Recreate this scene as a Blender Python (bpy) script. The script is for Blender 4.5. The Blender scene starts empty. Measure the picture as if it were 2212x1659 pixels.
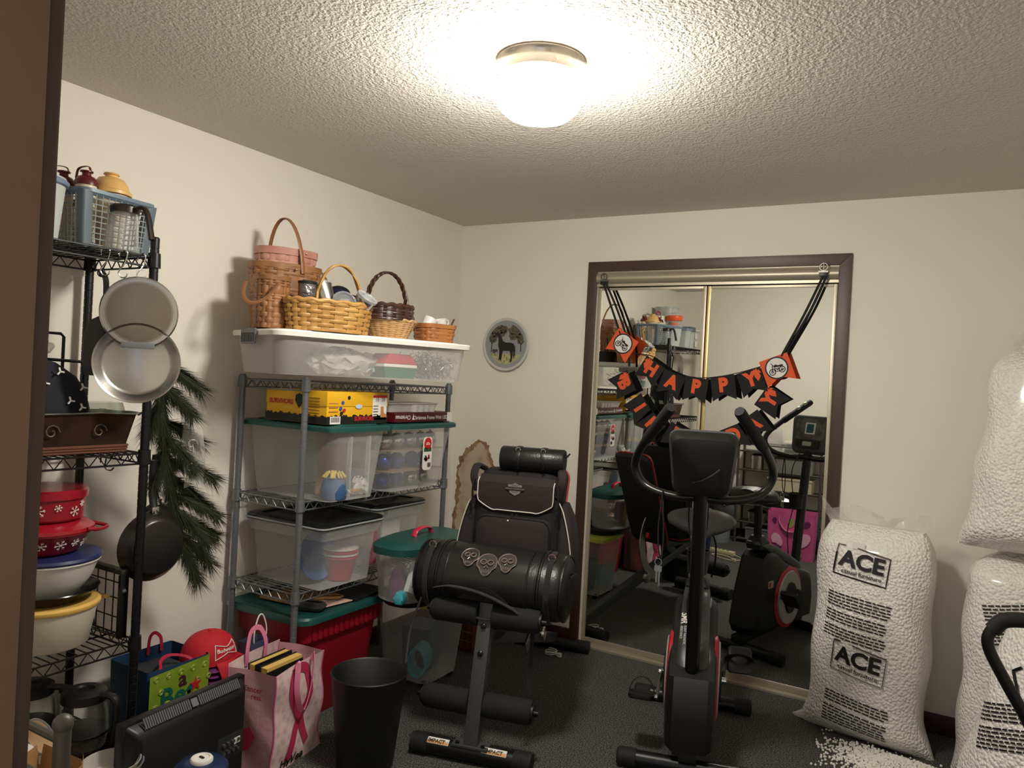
import bpy, bmesh, math, random
from mathutils import Vector, Matrix
random.seed(7)
PI = math.pi
S = bpy.context.scene
COL = S.collection

# ---------------------------------------------------------------- camera, world, exposure
def cam_setup():
    yaw, pitch, roll = math.radians(30.06), math.radians(-.27), math.radians(3.05)
    f = Vector((-math.sin(yaw)*math.cos(pitch), math.cos(yaw)*math.cos(pitch), math.sin(pitch)))
    r = Vector((math.cos(yaw), math.sin(yaw), 0)); u = r.cross(f)
    c, s = math.cos(roll), math.sin(roll)
    r, u = c*r+s*u, -s*r+c*u
    cd = bpy.data.cameras.new('camera'); co = bpy.data.objects.new('camera', cd); COL.objects.link(co)
    cd.sensor_width = 36; cd.lens = 1640/2212*36; cd.clip_start = .02
    m = Matrix((r, u, -f)).transposed().to_4x4(); m.translation = Vector((2.585, -3.790, 1.424))
    co.matrix_world = m
    S.camera = co
cam_setup()
W = bpy.data.worlds.new('world'); S.world = W; W.use_nodes = True
W.node_tree.nodes['Background'].inputs[0].default_value = (.94, .96, 1, 1)
W.node_tree.nodes['Background'].inputs[1].default_value = .36
S.view_settings.view_transform = 'Standard'; S.view_settings.look = 'None'
S.view_settings.gamma = 1; S.view_settings.use_curve_mapping = False
S.view_settings.exposure = 0.84
LAMP = 84.0

# ---------------------------------------------------------------- materials
def lin(c):
    return tuple((v/255/12.92 if v/255 <= .04045 else ((v/255+.055)/1.055)**2.4) for v in c[:3]) + (1,)
MATS = {}
def mat(name, col=None, rough=.5, metal=0, var=None, bump=None, coat=0, alpha=None, emit=None, spec=None, tint=None, sheen=0):
    """var=(kind,scale,colour2[,lo,hi]) bump=(kind,scale,strength,dist) alpha=opacity of a see-through plastic"""
    if name in MATS: return MATS[name]
    m = bpy.data.materials.new(name); m.use_nodes = True; nt = m.node_tree; N = nt.nodes; L = nt.links
    b = N['Principled BSDF']; out = N['Material Output']
    b.inputs['Base Color'].default_value = lin(col); b.inputs['Roughness'].default_value = rough; b.inputs['Metallic'].default_value = metal
    if coat: b.inputs['Coat Weight'].default_value = coat; b.inputs['Coat Roughness'].default_value = .12
    if sheen: b.inputs['Sheen Weight'].default_value = sheen
    if spec is not None: b.inputs['Specular IOR Level'].default_value = spec
    if emit: b.inputs['Emission Color'].default_value = lin(emit[0]); b.inputs['Emission Strength'].default_value = emit[1]
    tc = None
    def tex(kind, sc):
        nonlocal tc
        if tc is None: tc = N.new('ShaderNodeTexCoord')
        k = kind.split(':')[0]
        if k == 'noise': t = N.new('ShaderNodeTexNoise'); t.inputs['Detail'].default_value = 4; o = t.outputs['Fac']
        elif k == 'vor': t = N.new('ShaderNodeTexVoronoi'); o = t.outputs['Distance']
        elif k == 'wave': t = N.new('ShaderNodeTexWave'); t.inputs['Distortion'].default_value = 3; t.inputs['Detail'].default_value = 3; o = t.outputs['Fac']
        t.inputs['Scale'].default_value = sc
        L.new(tc.outputs['Object'], t.inputs['Vector'])
        return o
    if var:
        o = tex(var[0], var[1]); r = N.new('ShaderNodeValToRGB'); L.new(o, r.inputs[0])
        lo, hi = (var[3], var[4]) if len(var) > 4 else (.35, .65)
        r.color_ramp.elements[0].position = lo; r.color_ramp.elements[1].position = hi
        r.color_ramp.elements[0].color = lin(col); r.color_ramp.elements[1].color = lin(var[2])
        L.new(r.outputs[0], b.inputs['Base Color'])
    if bump:
        bs = bump if isinstance(bump, list) else [bump]; prev = None
        for k in bs:
            o = tex(k[0], k[1]); n = N.new('ShaderNodeBump'); n.inputs['Strength'].default_value = k[2]; n.inputs['Distance'].default_value = k[3]
            if len(k) > 4: n.invert = True
            L.new(o, n.inputs['Height'])
            if prev: L.new(prev, n.inputs['Normal'])
            prev = n.outputs[0]
        L.new(prev, b.inputs['Normal'])
    if alpha is not None:
        t = N.new('ShaderNodeBsdfTransparent'); x = N.new('ShaderNodeMixShader')
        t.inputs[0].default_value = lin(tint) if tint else (1, 1, 1, 1)
        fr = N.new('ShaderNodeLayerWeight'); fr.inputs[0].default_value = .35
        mr = N.new('ShaderNodeMapRange'); mr.inputs['To Min'].default_value = alpha; mr.inputs['To Max'].default_value = min(1, alpha+.4)
        L.new(fr.outputs['Facing'], mr.inputs['Value']); L.new(mr.outputs[0], x.inputs[0])
        L.new(t.outputs[0], x.inputs[1]); L.new(b.outputs[0], x.inputs[2]); L.new(x.outputs[0], out.inputs[0])
    MATS[name] = m
    return m

wall_m = mat('wall_paint', (239, 233, 222), .62, bump=[('noise', 9, .12, .01), ('noise', 70, .16, .004)])
ceil_m = mat('ceiling_texture', (216, 209, 200), .8, bump=[('noise', 88, .7, .012), ('vor', 120, .35, .006)])
carpet_m = mat('carpet', (50, 50, 50), .97, var=('noise', 190, (136, 134, 130), .42, .74), bump=('noise', 260, .7, .006), spec=.1)
brown_trim = mat('brown_trim', (74, 53, 43), .42, bump=('noise', 30, .05, .002))
jamb_m = mat('jamb_wood', (132, 100, 76), .45, var=('noise', 3, (112, 84, 62), .3, .7))
dark_base = mat('baseboard_brown', (58, 32, 24), .5)
champagne = mat('champagne_metal', (196, 186, 166), .42, .6)
chrome = mat('chrome', (215, 215, 215), .12, 1)
gold_m = mat('gold_metal', (200, 176, 124), .38, .8)
steel = mat('brushed_steel', (190, 188, 184), .26, 1)
mirror_m = mat('mirror_glass', (228, 230, 226), .0, 1)
black_pl = mat('black_plastic', (20, 20, 21), .42)
black_mt = mat('black_metal', (17, 17, 18), .36, .2)
black_rub = mat('black_rubber', (15, 15, 16), .75)
black_fab = mat('black_fabric', (26, 23, 24), .9, bump=('noise', 240, .25, .002), sheen=.15)
black_lea = mat('black_leather', (22, 22, 22), .38, bump=('vor', 130, .2, .002))
grey_post = mat('grey_powder_coat', (116, 120, 124), .38, .45)
white_pl = mat('white_plastic', (232, 230, 224), .38)
grey_pl = mat('grey_plastic', (110, 114, 116), .45)
green_lid = mat('green_plastic', (26, 78, 74), .4)
red_pl = mat('red_plastic', (150, 20, 34), .4)
frost = mat('frosted_plastic', (226, 228, 228), .3, alpha=.17)
clear_pl = mat('clear_plastic', (226, 230, 232), .12, alpha=.16)
glass_m = mat('clear_glass', (225, 232, 232), .04, alpha=.1)
smoke_pl = mat('smoke_lid', (24, 25, 27), .22)
white_paper = mat('white_paper', (232, 230, 224), .8)
orange_m = mat('orange_card', (226, 88, 40), .7)
black_card = mat('black_card', (20, 19, 19), .8)
ink = mat('black_ink', (18, 18, 18), .6)

# ---------------------------------------------------------------- mesh helpers
def V(*a): return Vector(a)
def rz(deg): return Matrix.Rotation(math.radians(deg), 4, 'Z')
def rx(deg): return Matrix.Rotation(math.radians(deg), 4, 'X')
def ry(deg): return Matrix.Rotation(math.radians(deg), 4, 'Y')
def T(x, y, z): return Matrix.Translation((x, y, z))
def ring(a, b, e=2.0, n=32, z=0, cx=0, cy=0, ph=0):
    o = []
    for i in range(n):
        t = 2*PI*i/n+ph; c, s = math.cos(t), math.sin(t)
        o.append(Vector((cx+a*math.copysign(abs(c)**(2/e), c), cy+b*math.copysign(abs(s)**(2/e), s), z)))
    return o
def rrect(hx, hy, r, z=0, k=5, cx=0, cy=0):
    o = []; r = min(r, hx*.999, hy*.999)
    for (sx, sy, a0) in ((1, 1, 0), (-1, 1, 90), (-1, -1, 180), (1, -1, 270)):
        for i in range(k+1):
            a = math.radians(a0+90*i/k)
            o.append(Vector((cx+sx*(hx-r)+r*math.cos(a), cy+sy*(hy-r)+r*math.sin(a), z)))
    return o
def cr(pts, k=6, closed=False):
    P = [Vector(p) for p in pts]; n = len(P); o = []
    if n < 3: return P
    for i in range(n if closed else n-1):
        p1, p2 = P[i], P[(i+1) % n]
        p0 = P[i-1] if (closed or i > 0) else p1*2-p2
        p3 = P[(i+2) % n] if (closed or i+2 < n) else p2*2-p1
        for j in range(k):
            t = j/k
            o.append(.5*((2*p1)+(p2-p0)*t+(2*p0-5*p1+4*p2-p3)*t*t+(3*p1-p0-3*p2+p3)*t**3))
    if not closed: o.append(P[-1])
    return o
class MB:
    def __init__(s): s.v = []; s.f = []
    def add(s, v, f):
        b = len(s.v); s.v += [Vector(p) for p in v]; s.f += [tuple(i+b for i in q) for q in f]; return s
    def box(s, x0, x1, y0, y1, z0, z1, M=None):
        v = [Vector((x, y, z)) for z in (z0, z1) for y in (y0, y1) for x in (x0, x1)]
        if M: v = [M @ p for p in v]
        return s.add(v, [(0, 2, 3, 1), (4, 5, 7, 6), (0, 1, 5, 4), (2, 6, 7, 3), (0, 4, 6, 2), (1, 3, 7, 5)])
    def cbox(s, c, d, M=None):
        return s.box(c[0]-d[0]/2, c[0]+d[0]/2, c[1]-d[1]/2, c[1]+d[1]/2, c[2]-d[2]/2, c[2]+d[2]/2, M)
    def loft(s, rings, caps=(True, True), closed=True):
        n = len(rings[0]); b = [p for r in rings for p in r]; f = []
        for i in range(len(rings)-1):
            for j in range(n if closed else n-1):
                k = (j+1) % n
                f.append((i*n+j, i*n+k, (i+1)*n+k, (i+1)*n+j))
        if caps[0]: f.append(tuple(range(n-1, -1, -1)))
        if caps[1]: f.append(tuple(range((len(rings)-1)*n, len(rings)*n)))
        return s.add(b, f)
    def lathe(s, prof, n=28, M=None, sx=1, sy=1, e=2):
        rs = []
        for r, z in prof:
            q = ring(max(r, 1e-4)*sx, max(r, 1e-4)*sy, e, n, z)
            rs.append([M @ p for p in q] if M else q)
        return s.loft(rs)
    def tube(s, pts, r, n=8, closed=False, radii=None, caps=True, flat=None):
        P = [Vector(p) for p in pts]; m = len(P); rs = []; up = None
        for i in range(m):
            a = P[i-1] if (i > 0 or closed) else P[i]; c = P[(i+1) % m] if (i < m-1 or closed) else P[i]
            t = (c-a)
            if t.length < 1e-9: t = Vector((0, 0, 1))
            t.normalize()
            if up is None: up = Vector((0, 0, 1)) if abs(t.z) < .9 else Vector((1, 0, 0))
            u = (up-t*up.dot(t))
            if u.length < 1e-6: u = t.orthogonal()
            u.normalize(); w = t.cross(u); up = u
            rr = radii[i] if radii else r
            ru, rw = (rr, rr) if not flat else (flat[0], flat[1])
            rs.append([P[i]+u*ru*math.cos(2*PI*j/n)+w*rw*math.sin(2*PI*j/n) for j in range(n)])
        if closed:
            rs.append(rs[0]); return s.loft(rs, (False, False))
        return s.loft(rs, (caps, caps))
    def prism(s, poly, d0, d1, axis='y', M=None):
        """poly of 2D points; extruded along axis from d0 to d1 (axis y: poly=(x,z), x: (y,z), z: (x,y))"""
        def mk(p, d): return {'y': Vector((p[0], d, p[1])), 'x': Vector((d, p[0], p[1])), 'z': Vector((p[0], p[1], d))}[axis]
        r0 = [mk(p, d0) for p in poly]; r1 = [mk(p, d1) for p in poly]
        if M: r0 = [M @ p for p in r0]; r1 = [M @ p for p in r1]
        return s.loft([r0, r1])
    def ball(s, c, r, n=16, m=10, sc=(1, 1, 1), M=None):
        rs = []
        for i in range(m+1):
            a = -PI/2+PI*i/m; q = max(math.cos(a), 1e-3)
            rr = [Vector((c[0]+r*sc[0]*q*math.cos(2*PI*j/n), c[1]+r*sc[1]*q*math.sin(2*PI*j/n), c[2]+r*sc[2]*math.sin(a))) for j in range(n)]
            rs.append([M @ p for p in rr] if M else rr)
        return s.loft(rs)
    def xf(s, M, start=0):
        for i in range(start, len(s.v)): s.v[i] = M @ s.v[i]
        return s
    def build(s, name, m, parent=None, bevel=0, smooth=True, seg=2, ang=40):
        me = bpy.data.meshes.new(name); me.from_pydata([tuple(p) for p in s.v], [], s.f)
        bm = bmesh.new(); bm.from_mesh(me)
        bmesh.ops.recalc_face_normals(bm, faces=bm.faces)
        if bevel:
            ed = [e for e in bm.edges if len(e.link_faces) == 2 and e.calc_face_angle(0) > math.radians(35)]
            bmesh.ops.bevel(bm, geom=ed, offset=bevel, segments=seg, profile=.6, affect='EDGES', clamp_overlap=True)
        bm.to_mesh(me); bm.free()
        if smooth:
            me.polygons.foreach_set('use_smooth', [True]*len(me.polygons)); me.set_sharp_from_angle(angle=math.radians(ang))
        me.materials.append(m)
        return link(bpy.data.objects.new(name, me), parent)
def link(o, parent=None):
    COL.objects.link(o)
    if parent: o.parent = parent
    return o
def tag(o, label=None, cat=None, group=None, kind=None):
    if label: o['label'] = label
    if cat: o['category'] = cat
    if group: o['group'] = group
    if kind: o['kind'] = kind
    return o
def thing(name, label, cat, loc=(0, 0, 0), rotz=0, group=None):
    o = bpy.data.objects.new(name, None); o.empty_display_size = .05; COL.objects.link(o)
    o.location = loc; o.rotation_euler = (0, 0, math.radians(rotz))
    return tag(o, label, cat, group)
def struct(name): 
    o = bpy.data.objects.new(name, None); o.empty_display_size = .05; COL.objects.link(o); o['kind'] = 'structure'; return o
def copy_tree(o, parent=None):
    c = o.copy(); COL.objects.link(c)
    if parent: c.parent = parent
    for ch in list(o.children): copy_tree(ch, c)
    return c
def text(s, size, m, parent=None, M=None, bold=0, align='CENTER', fn=None, name='lettering', xs=1, shear=0, ext=0):
    cu = bpy.data.curves.new('t', 'FONT'); cu.body = s; cu.size = size; cu.align_x = align; cu.align_y = 'CENTER'
    cu.offset = bold; cu.resolution_u = 3; cu.shear = shear; cu.extrude = ext
    ob = bpy.data.objects.new('t', cu); me = bpy.data.meshes.new_from_object(ob)
    bpy.data.objects.remove(ob); bpy.data.curves.remove(cu)
    me.name = name; me.materials.clear(); me.materials.append(m)
    for v in me.vertices:
        p = Vector((v.co.x*xs, v.co.y, v.co.z))
        v.co = fn(p.x, p.y) if fn else (M @ p if M else p)
    return link(bpy.data.objects.new(name, me), parent)
# frames that carry flat print: XY of the print to a vertical face
def face_x(x, y, z, deg=0): return T(x, y, z) @ rz(90) @ rx(90) @ rz(deg)      # faces +x, reads towards +y
def face_ny(x, y, z, deg=0): return T(x, y, z) @ rx(90) @ rz(deg)             # faces -y, reads towards +x
def flat(mb_poly, d, m, parent, M, name):
    """a thin flat print piece: polygon in XY, thickness d along its normal"""
    b = MB().prism(mb_poly, 0, d, 'z', M); return b.build(name, m, parent, smooth=False)
def rectp(w, h, cx=0, cy=0): return [(cx-w/2, cy-h/2), (cx+w/2, cy-h/2), (cx+w/2, cy+h/2), (cx-w/2, cy+h/2)]
def circ(r, n=24, cx=0, cy=0, sy=1): return [(cx+r*math.cos(2*PI*i/n), cy+r*sy*math.sin(2*PI*i/n)) for i in range(n)]

# ---------------------------------------------------------------- the room
H = 2.335; YR = -3.42; XR = 3.4
def sbox(name, m, *boxes):
    b = MB()
    for q in boxes: b.box(*q)
    o = b.build(name, m, smooth=False); o['kind'] = 'structure'; return o
sbox('floor', carpet_m, (-.12, XR+.12, -5.2, .14, -.08, 0))
sbox('ceiling', ceil_m, (-.12, XR+.12, YR-.14, .14, H, H+.08))
sbox('wall_left', wall_m, (-.12, 0, YR-.12, .14, 0, H))
CX0, CX1, CZ = .8946, 2.1093, 2.036
wb = sbox('wall_back', wall_m, (0, CX0, 0, .12, 0, H), (CX1, XR, 0, .12, 0, H), (CX0, CX1, 0, .12, CZ, H))
sbox('closet_light_block', mat('closet_shade', (70, 62, 55), .9), (CX0-.02, CX1+.02, .12, .14, 0, H))  # added panel behind the doors: blocks light leaks, closet shade put into its colour
sbox('wall_right', wall_m, (XR, XR+.12, YR-.12, .14, 0, H))
DX0, DX1 = 1.877, 2.79
sbox('wall_rear', wall_m, (0, DX0-.02, YR-.115, YR, 0, H), (DX1+.02, XR, YR-.115, YR, 0, H), (DX0-.02, DX1+.02, YR-.115, YR, 2.07, H))
# closet casing, mitred boards
def casing(name, poly, y0, y1, m=brown_trim):
    o = MB().prism(poly, y0, y1, 'y').build(name, m, bevel=.002); o['kind'] = 'structure'; return o
a0, a1, at = .8407, 2.1632, 2.09
casing('trim_1', [(a0, 0), (CX0, 0), (CX0, CZ), (a0, at)], -.014, 0)
casing('trim_2', [(a1, 0), (CX1, 0), (CX1, CZ), (a1, at)], -.014, 0)
casing('trim_3', [(a0, at), (CX0, CZ+.0006), (CX1, CZ+.0006), (a1, at)], -.014, 0)
# doorway jamb the camera looks past
jb = MB().box(DX0-.02, DX0, YR-.12, YR+.001, 0, 2.07).build('trim_4', jamb_m, bevel=.001); jb['kind'] = 'structure'
MB_ = MB().box(DX0-.062, DX0-.004, YR, YR+.017, 0, 2.12); o = MB_.build('trim_5', brown_trim, bevel=.004); o['kind'] = 'structure'
o = MB().box(DX1, DX1+.02, YR-.12, YR+.001, 0, 2.07).build('trim_6', jamb_m, bevel=.001); o['kind'] = 'structure'
o = MB().box(DX0, DX1, YR-.12, YR+.001, 2.05, 2.07).build('trim_7', jamb_m, bevel=.001); o['kind'] = 'structure'
o = MB().box(DX0-.062, DX0-.004, YR-.132, YR-.115, 0, 2.12).build('trim_8', brown_trim, bevel=.004); o['kind'] = 'structure'
def bboard(name, *q):
    o = MB().box(*q).build(name, dark_base, bevel=.004); o['kind'] = 'structure'
bboard('baseboard_left', 0, .012, YR, 0, 0, .085)
bboard('baseboard_back', .012, a0, -.012, 0, 0, .085)
bboard('baseboard_back_right', a1, XR, -.012, 0, 0, .085)
bboard('baseboard_right', XR-.012, XR, YR, -.012, 0, .085)
bboard('baseboard_rear', .012, DX0-.062, YR, YR+.012, 0, .085)
# torn drywall paper beside the corner
def jag(pts, amp, k=7):
    o = []
    for i in range(len(pts)):
        p, q = Vector(pts[i]), Vector(pts[(i+1) % len(pts)])
        for j in range(k):
            a = p.lerp(q, j/k); o.append((a.x+random.uniform(-amp, amp), a.y+random.uniform(-amp, amp)))
    return o
tear = [(.05, .38), (.03, .6), (.045, .75), (.04, .87), (.06, .95), (.10, 1.0), (.15, 1.035), (.19, 1.065), (.24, 1.05), (.275, 1.0), (.30, .93), (.32, .78), (.33, .6), (.30, .38)]
o = MB().prism(jag(tear, .009), -.0012, .0, 'y').build('torn_paper', mat('torn_brown', (122, 88, 62), .9, var=('noise', 22, (168, 138, 106))), wb, smooth=False)
o['label'] = 'brown torn drywall paper'
tear2 = [(.065, .38), (.05, .6), (.075, .75), (.058, .86), (.085, .93), (.13, .985), (.19, 1.045), (.24, 1.02), (.275, .93), (.3, .75), (.31, .6), (.28, .38)]
MB().prism(jag(tear2, .011), -.0022, -.0012, 'y').build('bare_plaster', mat('bare_gypsum', (196, 180, 156), .9, var=('noise', 9, (160, 130, 98), .45, .75)), wb, smooth=False)

# closet: valance, track, sliding mirror doors
b = MB(); pr = []
for i in range(9):
    t = i/8; pr.append((-.006-.016*math.sin(PI*min(1, t*1.15)), 1.972+.064*t))
pr += [(.03, 2.036), (.03, 1.972)]
b.prism(pr, CX0, CX1, 'x'); o = b.build('trim_9', champagne, ang=50); o['kind'] = 'structure'
sbox('trim_10', champagne, (CX0, CX1, -.004, .06, 1.957, 1.9705))
b = MB().box(CX0, CX1, -.006, .062, 0, .006); b.box(CX0, CX1, -.008, -.003, 0, .014); b.box(CX0, CX1, .026, .031, 0, .02)
o = b.build('trim_11', champagne, bevel=.001); o['kind'] = 'structure'
def sliding_door(name, x0, x1, y0, yaw, tilt, stile_l, stile_r):
    d = struct(name); xc = (x0+x1)/2; yc = y0-math.tan(math.radians(yaw))*(xc-1.5)
    d.location = (xc, yc, 1.0); d.rotation_euler = (math.radians(tilt), 0, math.radians(-yaw))
    w = (x1-x0)/2; hb, ht = -.982, .952; sw = .017
    o = MB().box(-w+sw-.004, w-sw+.004, 0, .005, hb+.025, ht-.012).build('mirror_pane', mirror_m, d, smooth=False); o['label'] = 'tall mirror glass'
    MB().box(-w, -w+sw, -.004, .012, hb, ht).build('stile', stile_l, d, bevel=.003)
    MB().box(w-sw, w, -.004, .012, hb, ht).build('stile', stile_r, d, bevel=.003)
    MB().box(-w+sw, w-sw, -.003, .012, hb, hb+.03).build('bottom_rail', champagne, d, bevel=.004)
    MB().box(-w+sw, w-sw, -.003, .012, ht-.014, ht).build('top_rail', champagne, d, bevel=.002)
    return d
sliding_door('door_1', .898, 1.494, .012, 1.6, .4, champagne, champagne)
sliding_door('door_2', 1.497, 2.106, .02, .75, .55, gold_m, champagne)

# ceiling lamp
lt = thing('ceiling_light', 'round glowing white glass ceiling light with a brass rim', 'ceiling light', (1.531, -1.9, H))
MB().lathe([(.0, 0), (.126, 0), (.128, -.006), (.121, -.013), (.119, -.026), (.122, -.03), (.119, -.05), (.112, -.052), (.0, -.034)], 48).build('mounting_plate', mat('lamp_brass', (222, 214, 198), .25, .85), lt)
MB().loft([ring(r_, r_, 2, 48, z_) for r_, z_ in ((.105, -.04), (.112, -.052), (.1185, -.068), (.121, -.085))], (False, False)).build('globe_shoulder', mat('lamp_glass_shoulder', (255, 244, 222), .3, emit=((255, 249, 237), LAMP*.22)), lt)
MB().loft([ring(max(r_, .001), max(r_, .001), 2, 48, z_) for r_, z_ in ((.121, -.085), (.1205, -.108), (.112, -.137), (.09, -.157), (.05, -.168), (.0, -.171))], (False, True)).build('globe', mat('lamp_glass', (255, 244, 222), .3, emit=((255, 249, 237), LAMP*1.1)), lt)
for a in (200, 320, 80):
    M = rz(a)
    MB().tube([M @ V(.115, 0, -.038), M @ V(.128, 0, -.038)], .003, 8).build('thumbscrew', champagne, lt)
# ---------------------------------------------------------------- wire shelving units
def post_mesh(name, x, y, z0, z1, r, m, parent, grooves=True):
    pr = [(0, z0), (r, z0)]
    z = z0+.025
    while grooves and z < z1-.02:
        pr += [(r, z-.0018), (r*.93, z-.0012), (r*.93, z+.0012), (r, z+.0018)]; z += .0254
    pr += [(r, z1-.004), (r*.8, z1), (0, z1)]
    return MB().lathe(pr, 14, T(x, y, 0)).build(name, m, parent, ang=12)
def wire_shelf(x0, x1, y0, y1, z, m, parent, along='x', step=.026, r=.0021):
    b = MB(); h = .032
    for (p, q) in (((x0, y0), (x1, y0)), ((x1, y0), (x1, y1)), ((x1, y1), (x0, y1)), ((x0, y1), (x0, y0))):
        p, q = V(p[0], p[1], z), V(q[0], q[1], z)
        b.tube([p, q], .0032, 6); b.tube([p-V(0, 0, h), q-V(0, 0, h)], .0032, 6)
        L = (q-p).length; k = max(4, int(round(L/.05))); zz = []
        for i in range(k*2+1): zz.append(p.lerp(q, i/(2*k))-V(0, 0, h if i % 2 else 0))
        b.tube(zz, .0024, 5)
    n = int((y1-y0)/step)
    for i in range(1, n):
        y = y0+(y1-y0)*i/n; b.tube([(x0, y, z+.002), (x1, y, z+.002)], r, 5)
    for t in (.33, .67):
        x = x0+(x1-x0)*t; b.tube([(x, y0, z-.002), (x, y1, z-.002)], .0028, 5)
    return b.build('wire_shelf', m, parent)
def collar(x, y, z, r, m, parent):
    return MB().lathe([(r*1.0, z-.034), (r*1.42, z-.034), (r*1.28, z+.012), (r*1.0, z+.012)], 14, T(x, y, 0)).build('collar', m, parent)

gs = thing('wire_shelving_unit', 'grey metal wire shelving unit holding storage bins', 'shelving', (0, 0, 0))
PX0, PX1, PY0, PY1 = .05, .41, -1.63, -.66
for x in (PX0, PX1):
    for y in (PY0, PY1): post_mesh('post', x, y, 0, 1.393, .0128, grey_post, gs)
for z in (1.372, .903, .542):
    wire_shelf(PX0, PX1, PY0, PY1, z, grey_post, gs)
    for x in (PX0, PX1):
        for y in (PY0, PY1): collar(x, y, z, .0135, grey_post, gs)

def bin_box(name, label, cat, loc, rotz, hx, hy, h, taper, body, rad=.03, group=None, lip=.008):
    """clear or coloured tote: body part with outer and inner skin and a rolled lip"""
    t = thing(name, label, cat, loc, rotz, group)
    R = [rrect(hx-taper, hy-taper, rad, 0), rrect(hx-taper, hy-taper, rad, .004), rrect(hx-.002, hy-.002, rad, h*.97), rrect(hx+lip, hy+lip, rad+.005, h*.975), rrect(hx+lip, hy+lip, rad+.005, h)]
    MB().loft(R, (True, False)).build('body', body, t)
    return t
def lid_on(t, hx, hy, z, th, m, rad=.035, raise_=.006, inset=.04):
    R = [rrect(hx, hy, rad, z), rrect(hx, hy, rad, z+th*.7), rrect(hx-.006, hy-.006, rad, z+th), rrect(hx-inset, hy-inset, rad*.8, z+th), rrect(hx-inset-.006, hy-inset-.006, rad*.8, z+th+raise_)]
    return MB().loft(R).build('lid', m, t)

# --- second shelf: two clear totes with green lids
t = bin_box('storage_tote', 'big clear tote with green lid under the yellow shoe box', 'storage bin', (.285, -1.43, .9065), 0, .245, .165, .283, .03, frost, .04)
lid_on(t, .262, .182, .279, .022, green_lid)
b = MB()
for sy in (-.055, .055): b.box(.226, .246, sy-.004, sy+.004, .02, .26)
b.build('rib', frost, t, bevel=.002)
t2 = bin_box('storage_tote', 'clear tote with green lid full of round baubles', 'storage bin', (.285, -.985, .9065), 0, .235, .225, .283, .035, frost, .04)
lid_on(t2, .252, .242, .279, .022, green_lid)
# product label on the tote
lab = MB().prism([(p.x, p.y) for p in rrect(.034, .075, .018)], 0, .0015, 'z', face_x(.2505, .0, .165) @ ry(0)).build('label_sticker', white_paper, t2, smooth=False); lab['label'] = 'red and white product sticker'
red_print = mat('red_print', (196, 34, 40), .5)
flat(circ(.028, 20, 0, .045), .0008, red_print, lab, face_x(.252, 0, .165), 'print_patch')
flat(rectp(.056, .018, 0, .018), .0008, mat('green_print', (30, 84, 50), .5), lab, face_x(.252, 0, .165), 'print_patch')
for i in range(9): flat(rectp(.011, .011, random.uniform(-.022, .022), random.uniform(-.03, .005)), .0008, (ink, red_print, MATS['green_print'])[i % 3], lab, face_x(.2522, 0, .165), 'print_patch')
for i in range(6): flat(rectp(.002+.001*(i % 2), .02, .004+i*.0042, -.052), .0008, ink, lab, face_x(.252, 0, .165), 'barcode')
text('LiDs', .016, white_paper, lab, face_x(.2534, 0, .21), bold=.0006)
# baubles inside
bl = mat('blue_bauble', (38, 52, 150), .25, .55); sv = mat('silver_bauble', (214, 212, 204), .16, .9)
def bauble(x, y, z, r, m, label, group):
    o = thing('bauble', label, 'ornament', (.285+x, -.985+y, .911+z), 0, group)
    MB().ball((0, 0, r), r, 18, 12).build('globe', m, o)
    MB().lathe([(0, 2*r-.002), (.006, 2*r-.002), (.006, 2*r+.006), (0, 2*r+.006)], 10).build('cap', gold_m, o)
for i, y in enumerate((-.145, -.05, .05, .145)): bauble(.12, y, .004, .034, bl if i < 2 else sv, 'blue bauble on the bottom of the clear tote' if i < 2 else 'silver bauble on the bottom of the clear tote', 'baubles in the clear tote')
for i, y in enumerate((-.15, -.06, .05, .15)): bauble(.125, y, .084, .037, bl, 'blue bauble in the middle layer of the clear tote', 'baubles in the clear tote')
for i, y in enumerate((-.16, -.075, .015, .105, .18)): bauble(.13, y, .178, .035, sv, 'silver bauble in the top layer of the clear tote', 'baubles in the clear tote')
for z, nm in ((.079, 'card_divider'), (.172, 'card_divider')):
    o = thing(nm, ('lower' if z < .1 else 'upper')+' cardboard divider between layers of baubles in the tote', 'divider', (.285, -.985, .911+z)); MB().box(-.19, .2, -.19, .19, 0, .003).build('sheet', mat('cardboard', (166, 128, 90), .85, var=('noise', 30, (150, 112, 76))), o, smooth=False)
# things inside the left tote
blue_felt = mat('blue_felt', (50, 84, 128), .9); straw = mat('straw_yellow', (214, 186, 96), .8)
o = thing('stuffed_doll', 'blue cloth doll with straw yellow hair in the big clear tote', 'doll', (.46, -1.5, .911))
MB().lathe([(0, 0), (.05, .003), (.056, .03), (.044, .075), (.02, .095), (0, .1)], 18).build('body', blue_felt, o)
b = MB()
for i in range(26):
    a = random.uniform(0, 2*PI); b.tube([(.01*math.cos(a), .01*math.sin(a), .09), (.03*math.cos(a), .03*math.sin(a), .108), (.046*math.cos(a), .046*math.sin(a), .088)], .004, 5)
b.build('hair', straw, o)
o = thing('cardboard_flap', 'upright brown cardboard piece in the big clear tote', 'cardboard', (.34, -1.39, .911), -6)
MB().box(-.004, .0, -.08, .085, 0, .2).build('panel', MATS['cardboard'], o)
o = thing('toy_sled', 'little white and wood toy sled in the big clear tote', 'toy', (.475, -1.36, .911), 12)
b = MB()
for y in (-.03, .03): b.tube(cr([(-.02, y-.04, .03), (-.02, y, .012), (-.02, y+.05, .012), (-.02, y+.075, .04)], 5), .005, 6)
b.build('runner', white_pl, o); MB().box(-.035, .0, -.05, .06, .02, .028).build('deck', mat('pine_wood', (196, 150, 100), .6), o, bevel=.002)
MB().tube([(-.03, -.04, .028), (-.04, -.03, .085)], .006, 6).build('pole', green_lid, o)
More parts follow.
